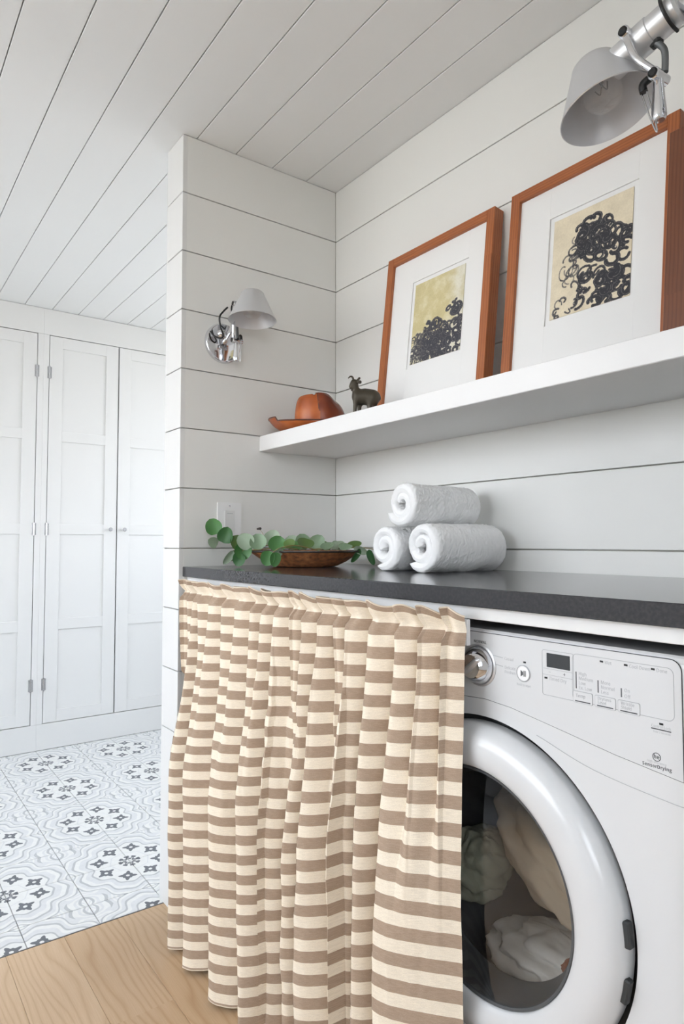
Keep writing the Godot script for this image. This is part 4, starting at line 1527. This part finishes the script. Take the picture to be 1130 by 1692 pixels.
func build_bowl():
	# frame of reference: local x to the right of the photograph, local z towards the room
	var at := Vector3(0.215, CT, 0.270)
	var turn := 0.9333
	var t := thing("wooden_bowl", "shallow burl wood bowl holding eucalyptus on the counter", "bowl", at, turn)
	part(t, "bowl_body", lathe([Vector2(0, 0.001), Vector2(0.088, 0.001), Vector2(0.098, 0.003), Vector2(0.125, 0.016), Vector2(0.152, 0.034), Vector2(0.169, 0.046), Vector2(0.1685, 0.0475), Vector2(0.163, 0.047), Vector2(0.145, 0.036), Vector2(0.118, 0.020), Vector2(0.090, 0.009), Vector2(0, 0.007)], Vector3.ZERO, Basis.IDENTITY, 72, 50.0), M.bowl)
	part(t, "rim", lathe([Vector2(0.1655, 0.0432), Vector2(0.1712, 0.0455), Vector2(0.1706, 0.0492), Vector2(0.164, 0.0488), Vector2(0.1625, 0.0462)], Vector3.ZERO, Basis.IDENTITY, 72, 50.0), M.bowl_rim)
	var shapes := [leaf_mesh(0.022, 1.0, 0.35), leaf_mesh(0.027, 0.95, 0.5), leaf_mesh(0.018, 1.15, 0.25), leaf_mesh(0.013, 1.9, 0.4)]
	# branches: stem points, then leaves [x, y, z, shape, tint, turn about y, pitch, roll]
	var branches := [
		["eucalyptus sprig with two dark round leaves rising before the switch plate",
			[Vector3(-0.10, 0.055, 0.02), Vector3(-0.19, 0.050, 0.03), Vector3(-0.225, 0.075, 0.03), Vector3(-0.245, 0.110, 0.03)],
			[[-0.262, 0.098, 0.032, 1, 0, 0.15, -0.1, 0.5], [-0.240, 0.070, 0.036, 1, 1, -0.2, 0.1, -0.25], [-0.262, 0.066, 0.03, 2, 3, 0.9, 0.2, 1.2], [-0.186, 0.050, 0.04, 1, 4, 0.4, -0.3, 0.5], [-0.205, 0.040, 0.03, 2, 4, 0.9, 0.3, 1.9]]],
		["eucalyptus sprig hanging over the left rim of the bowl",
			[Vector3(-0.02, 0.052, 0.06), Vector3(-0.10, 0.064, 0.08), Vector3(-0.165, 0.058, 0.085), Vector3(-0.185, 0.036, 0.085)],
			[[-0.172, 0.072, 0.090, 1, 0, 0.1, 0.05, 3.0], [-0.178, 0.042, 0.088, 0, 1, -0.3, 0.1, 2.6], [-0.150, 0.060, 0.094, 1, 3, 0.2, -0.2, 0.9], [-0.125, 0.052, 0.10, 1, 2, 0.0, -0.35, 0.3], [-0.085, 0.046, 0.11, 1, 0, 0.1, -0.3, -0.4], [-0.10, 0.062, 0.07, 1, 3, -0.2, -0.3, -0.2], [-0.205, 0.048, 0.08, 3, 3, 0.6, 0.2, 2.5]]],
		["eucalyptus sprig with a bright leaf hanging before the bowl",
			[Vector3(0.04, 0.050, 0.10), Vector3(-0.02, 0.064, 0.135), Vector3(-0.065, 0.056, 0.16), Vector3(-0.085, 0.040, 0.172)],
			[[-0.090, 0.050, 0.176, 0, 0, 0.0, 0.05, 2.9], [-0.073, 0.046, 0.178, 2, 0, 0.5, 0.1, 3.1], [-0.030, 0.060, 0.14, 2, 4, -0.4, -0.8, 0.8], [0.0, 0.055, 0.12, 1, 4, 0.3, -0.9, -0.5], [-0.055, 0.056, 0.15, 3, 3, 0.9, 0.2, 2.2]]],
		["eucalyptus sprig of grey green leaves in the middle of the bowl",
			[Vector3(-0.08, 0.052, -0.02), Vector3(0.0, 0.060, 0.0), Vector3(0.06, 0.058, 0.02), Vector3(0.12, 0.054, 0.03)],
			[[0.0, 0.050, 0.02, 1, 2, 0.3, -0.1, 0.3], [0.025, 0.050, 0.035, 1, 2, -0.2, -0.2, -0.5], [-0.03, 0.050, 0.0, 1, 3, 0.1, -0.4, 0.4], [-0.06, 0.052, 0.02, 0, 2, -0.3, -0.7, 0.1], [0.05, 0.052, 0.03, 0, 4, 0.5, -0.8, -0.9], [0.085, 0.054, 0.03, 2, 2, 0.7, -0.6, -1.0], [-0.015, 0.052, 0.06, 0, 0, 0.1, -0.9, 0.7], [0.06, 0.050, 0.07, 0, 2, -0.3, -1.0, -0.2]]],
		["eucalyptus sprig trailing over the right rim towards the towels",
			[Vector3(0.02, 0.052, 0.05), Vector3(0.09, 0.056, 0.04), Vector3(0.16, 0.058, 0.04), Vector3(0.205, 0.052, 0.05)],
			[[0.075, 0.056, 0.05, 3, 3, 0.2, -0.4, -1.2], [0.10, 0.058, 0.05, 3, 2, 0.6, -0.5, -1.5], [0.125, 0.060, 0.04, 3, 4, 0.2, -0.5, -1.3], [0.165, 0.054, 0.055, 3, 1, 0.7, 0.3, 2.6], [0.190, 0.052, 0.055, 3, 1, -0.5, 0.2, 3.4], [0.145, 0.056, 0.06, 3, 3, 0.4, 0.1, -1.9], [0.11, 0.050, 0.09, 0, 2, 0.0, -1.1, -0.6]]]]
	for b in branches:
		var s := thing("eucalyptus_sprig", b[0], "sprig", at, turn, "eucalyptus sprigs in the bowl")
		part(s, "stem", tube(b[1], 0.0019, 8, 8, 0.0011), M.stem)
		for q in b[2]:
			var l := part(s, "leaf", shapes[q[3]], M.leaf[q[4]], Vector3(q[0], q[1], q[2]))
			l.basis = Basis(Vector3.UP, q[5]) * Basis(Vector3.RIGHT, q[6]) * Basis(Vector3(0, 0, 1), q[7])
		if b == branches[1]:
			part(s, "bud", nets([[Vector3(-0.135, 0.112, 0.09), Vector3(-0.127, 0.113, 0.09), 0.0026, 0.0042]], 0.0014, 0.002), M.bud)
			part(s, "bud_stalk", tube([Vector3(-0.110, 0.062, 0.085), Vector3(-0.118, 0.095, 0.09), Vector3(-0.128, 0.112, 0.09)], 0.0007, 6, 4), M.stem)

func build_switch():
	var t := thing("switch_plate", "white rocker switch plate behind the eucalyptus leaves", "switch", Vector3(0.0, 1.166, 0.42))
	var turn := Basis(Vector3.UP, PI / 2)
	var p := part(t, "plate", plate(rrect(Vector2.ZERO, Vector2(0.082, 0.118), 0.004), 0.0004, 0.006), M.white_plastic)
	p.basis = turn
	var r := part(t, "rocker", plate(rrect(Vector2.ZERO, Vector2(0.034, 0.067), 0.002), 0.004, 0.0085), M.paint)
	r.basis = turn
	var l := part(t, "indicator", box(Vector3(0, 0.024, 0.0087), Vector3(0.02, 0.0012, 0.0006), 0.0002), M.ink_light)
	l.basis = turn
	for y in [-0.048, 0.048]:
		var s := part(t, "screw", lathe([Vector2(0.0032, 0.0058), Vector2(0.003, 0.0068), Vector2(0, 0.007)], Vector3(0, y, 0), Basis(Vector3.RIGHT, Vector3(0, 0, 1), Vector3.DOWN), 16), M.steel)
		s.basis = turn
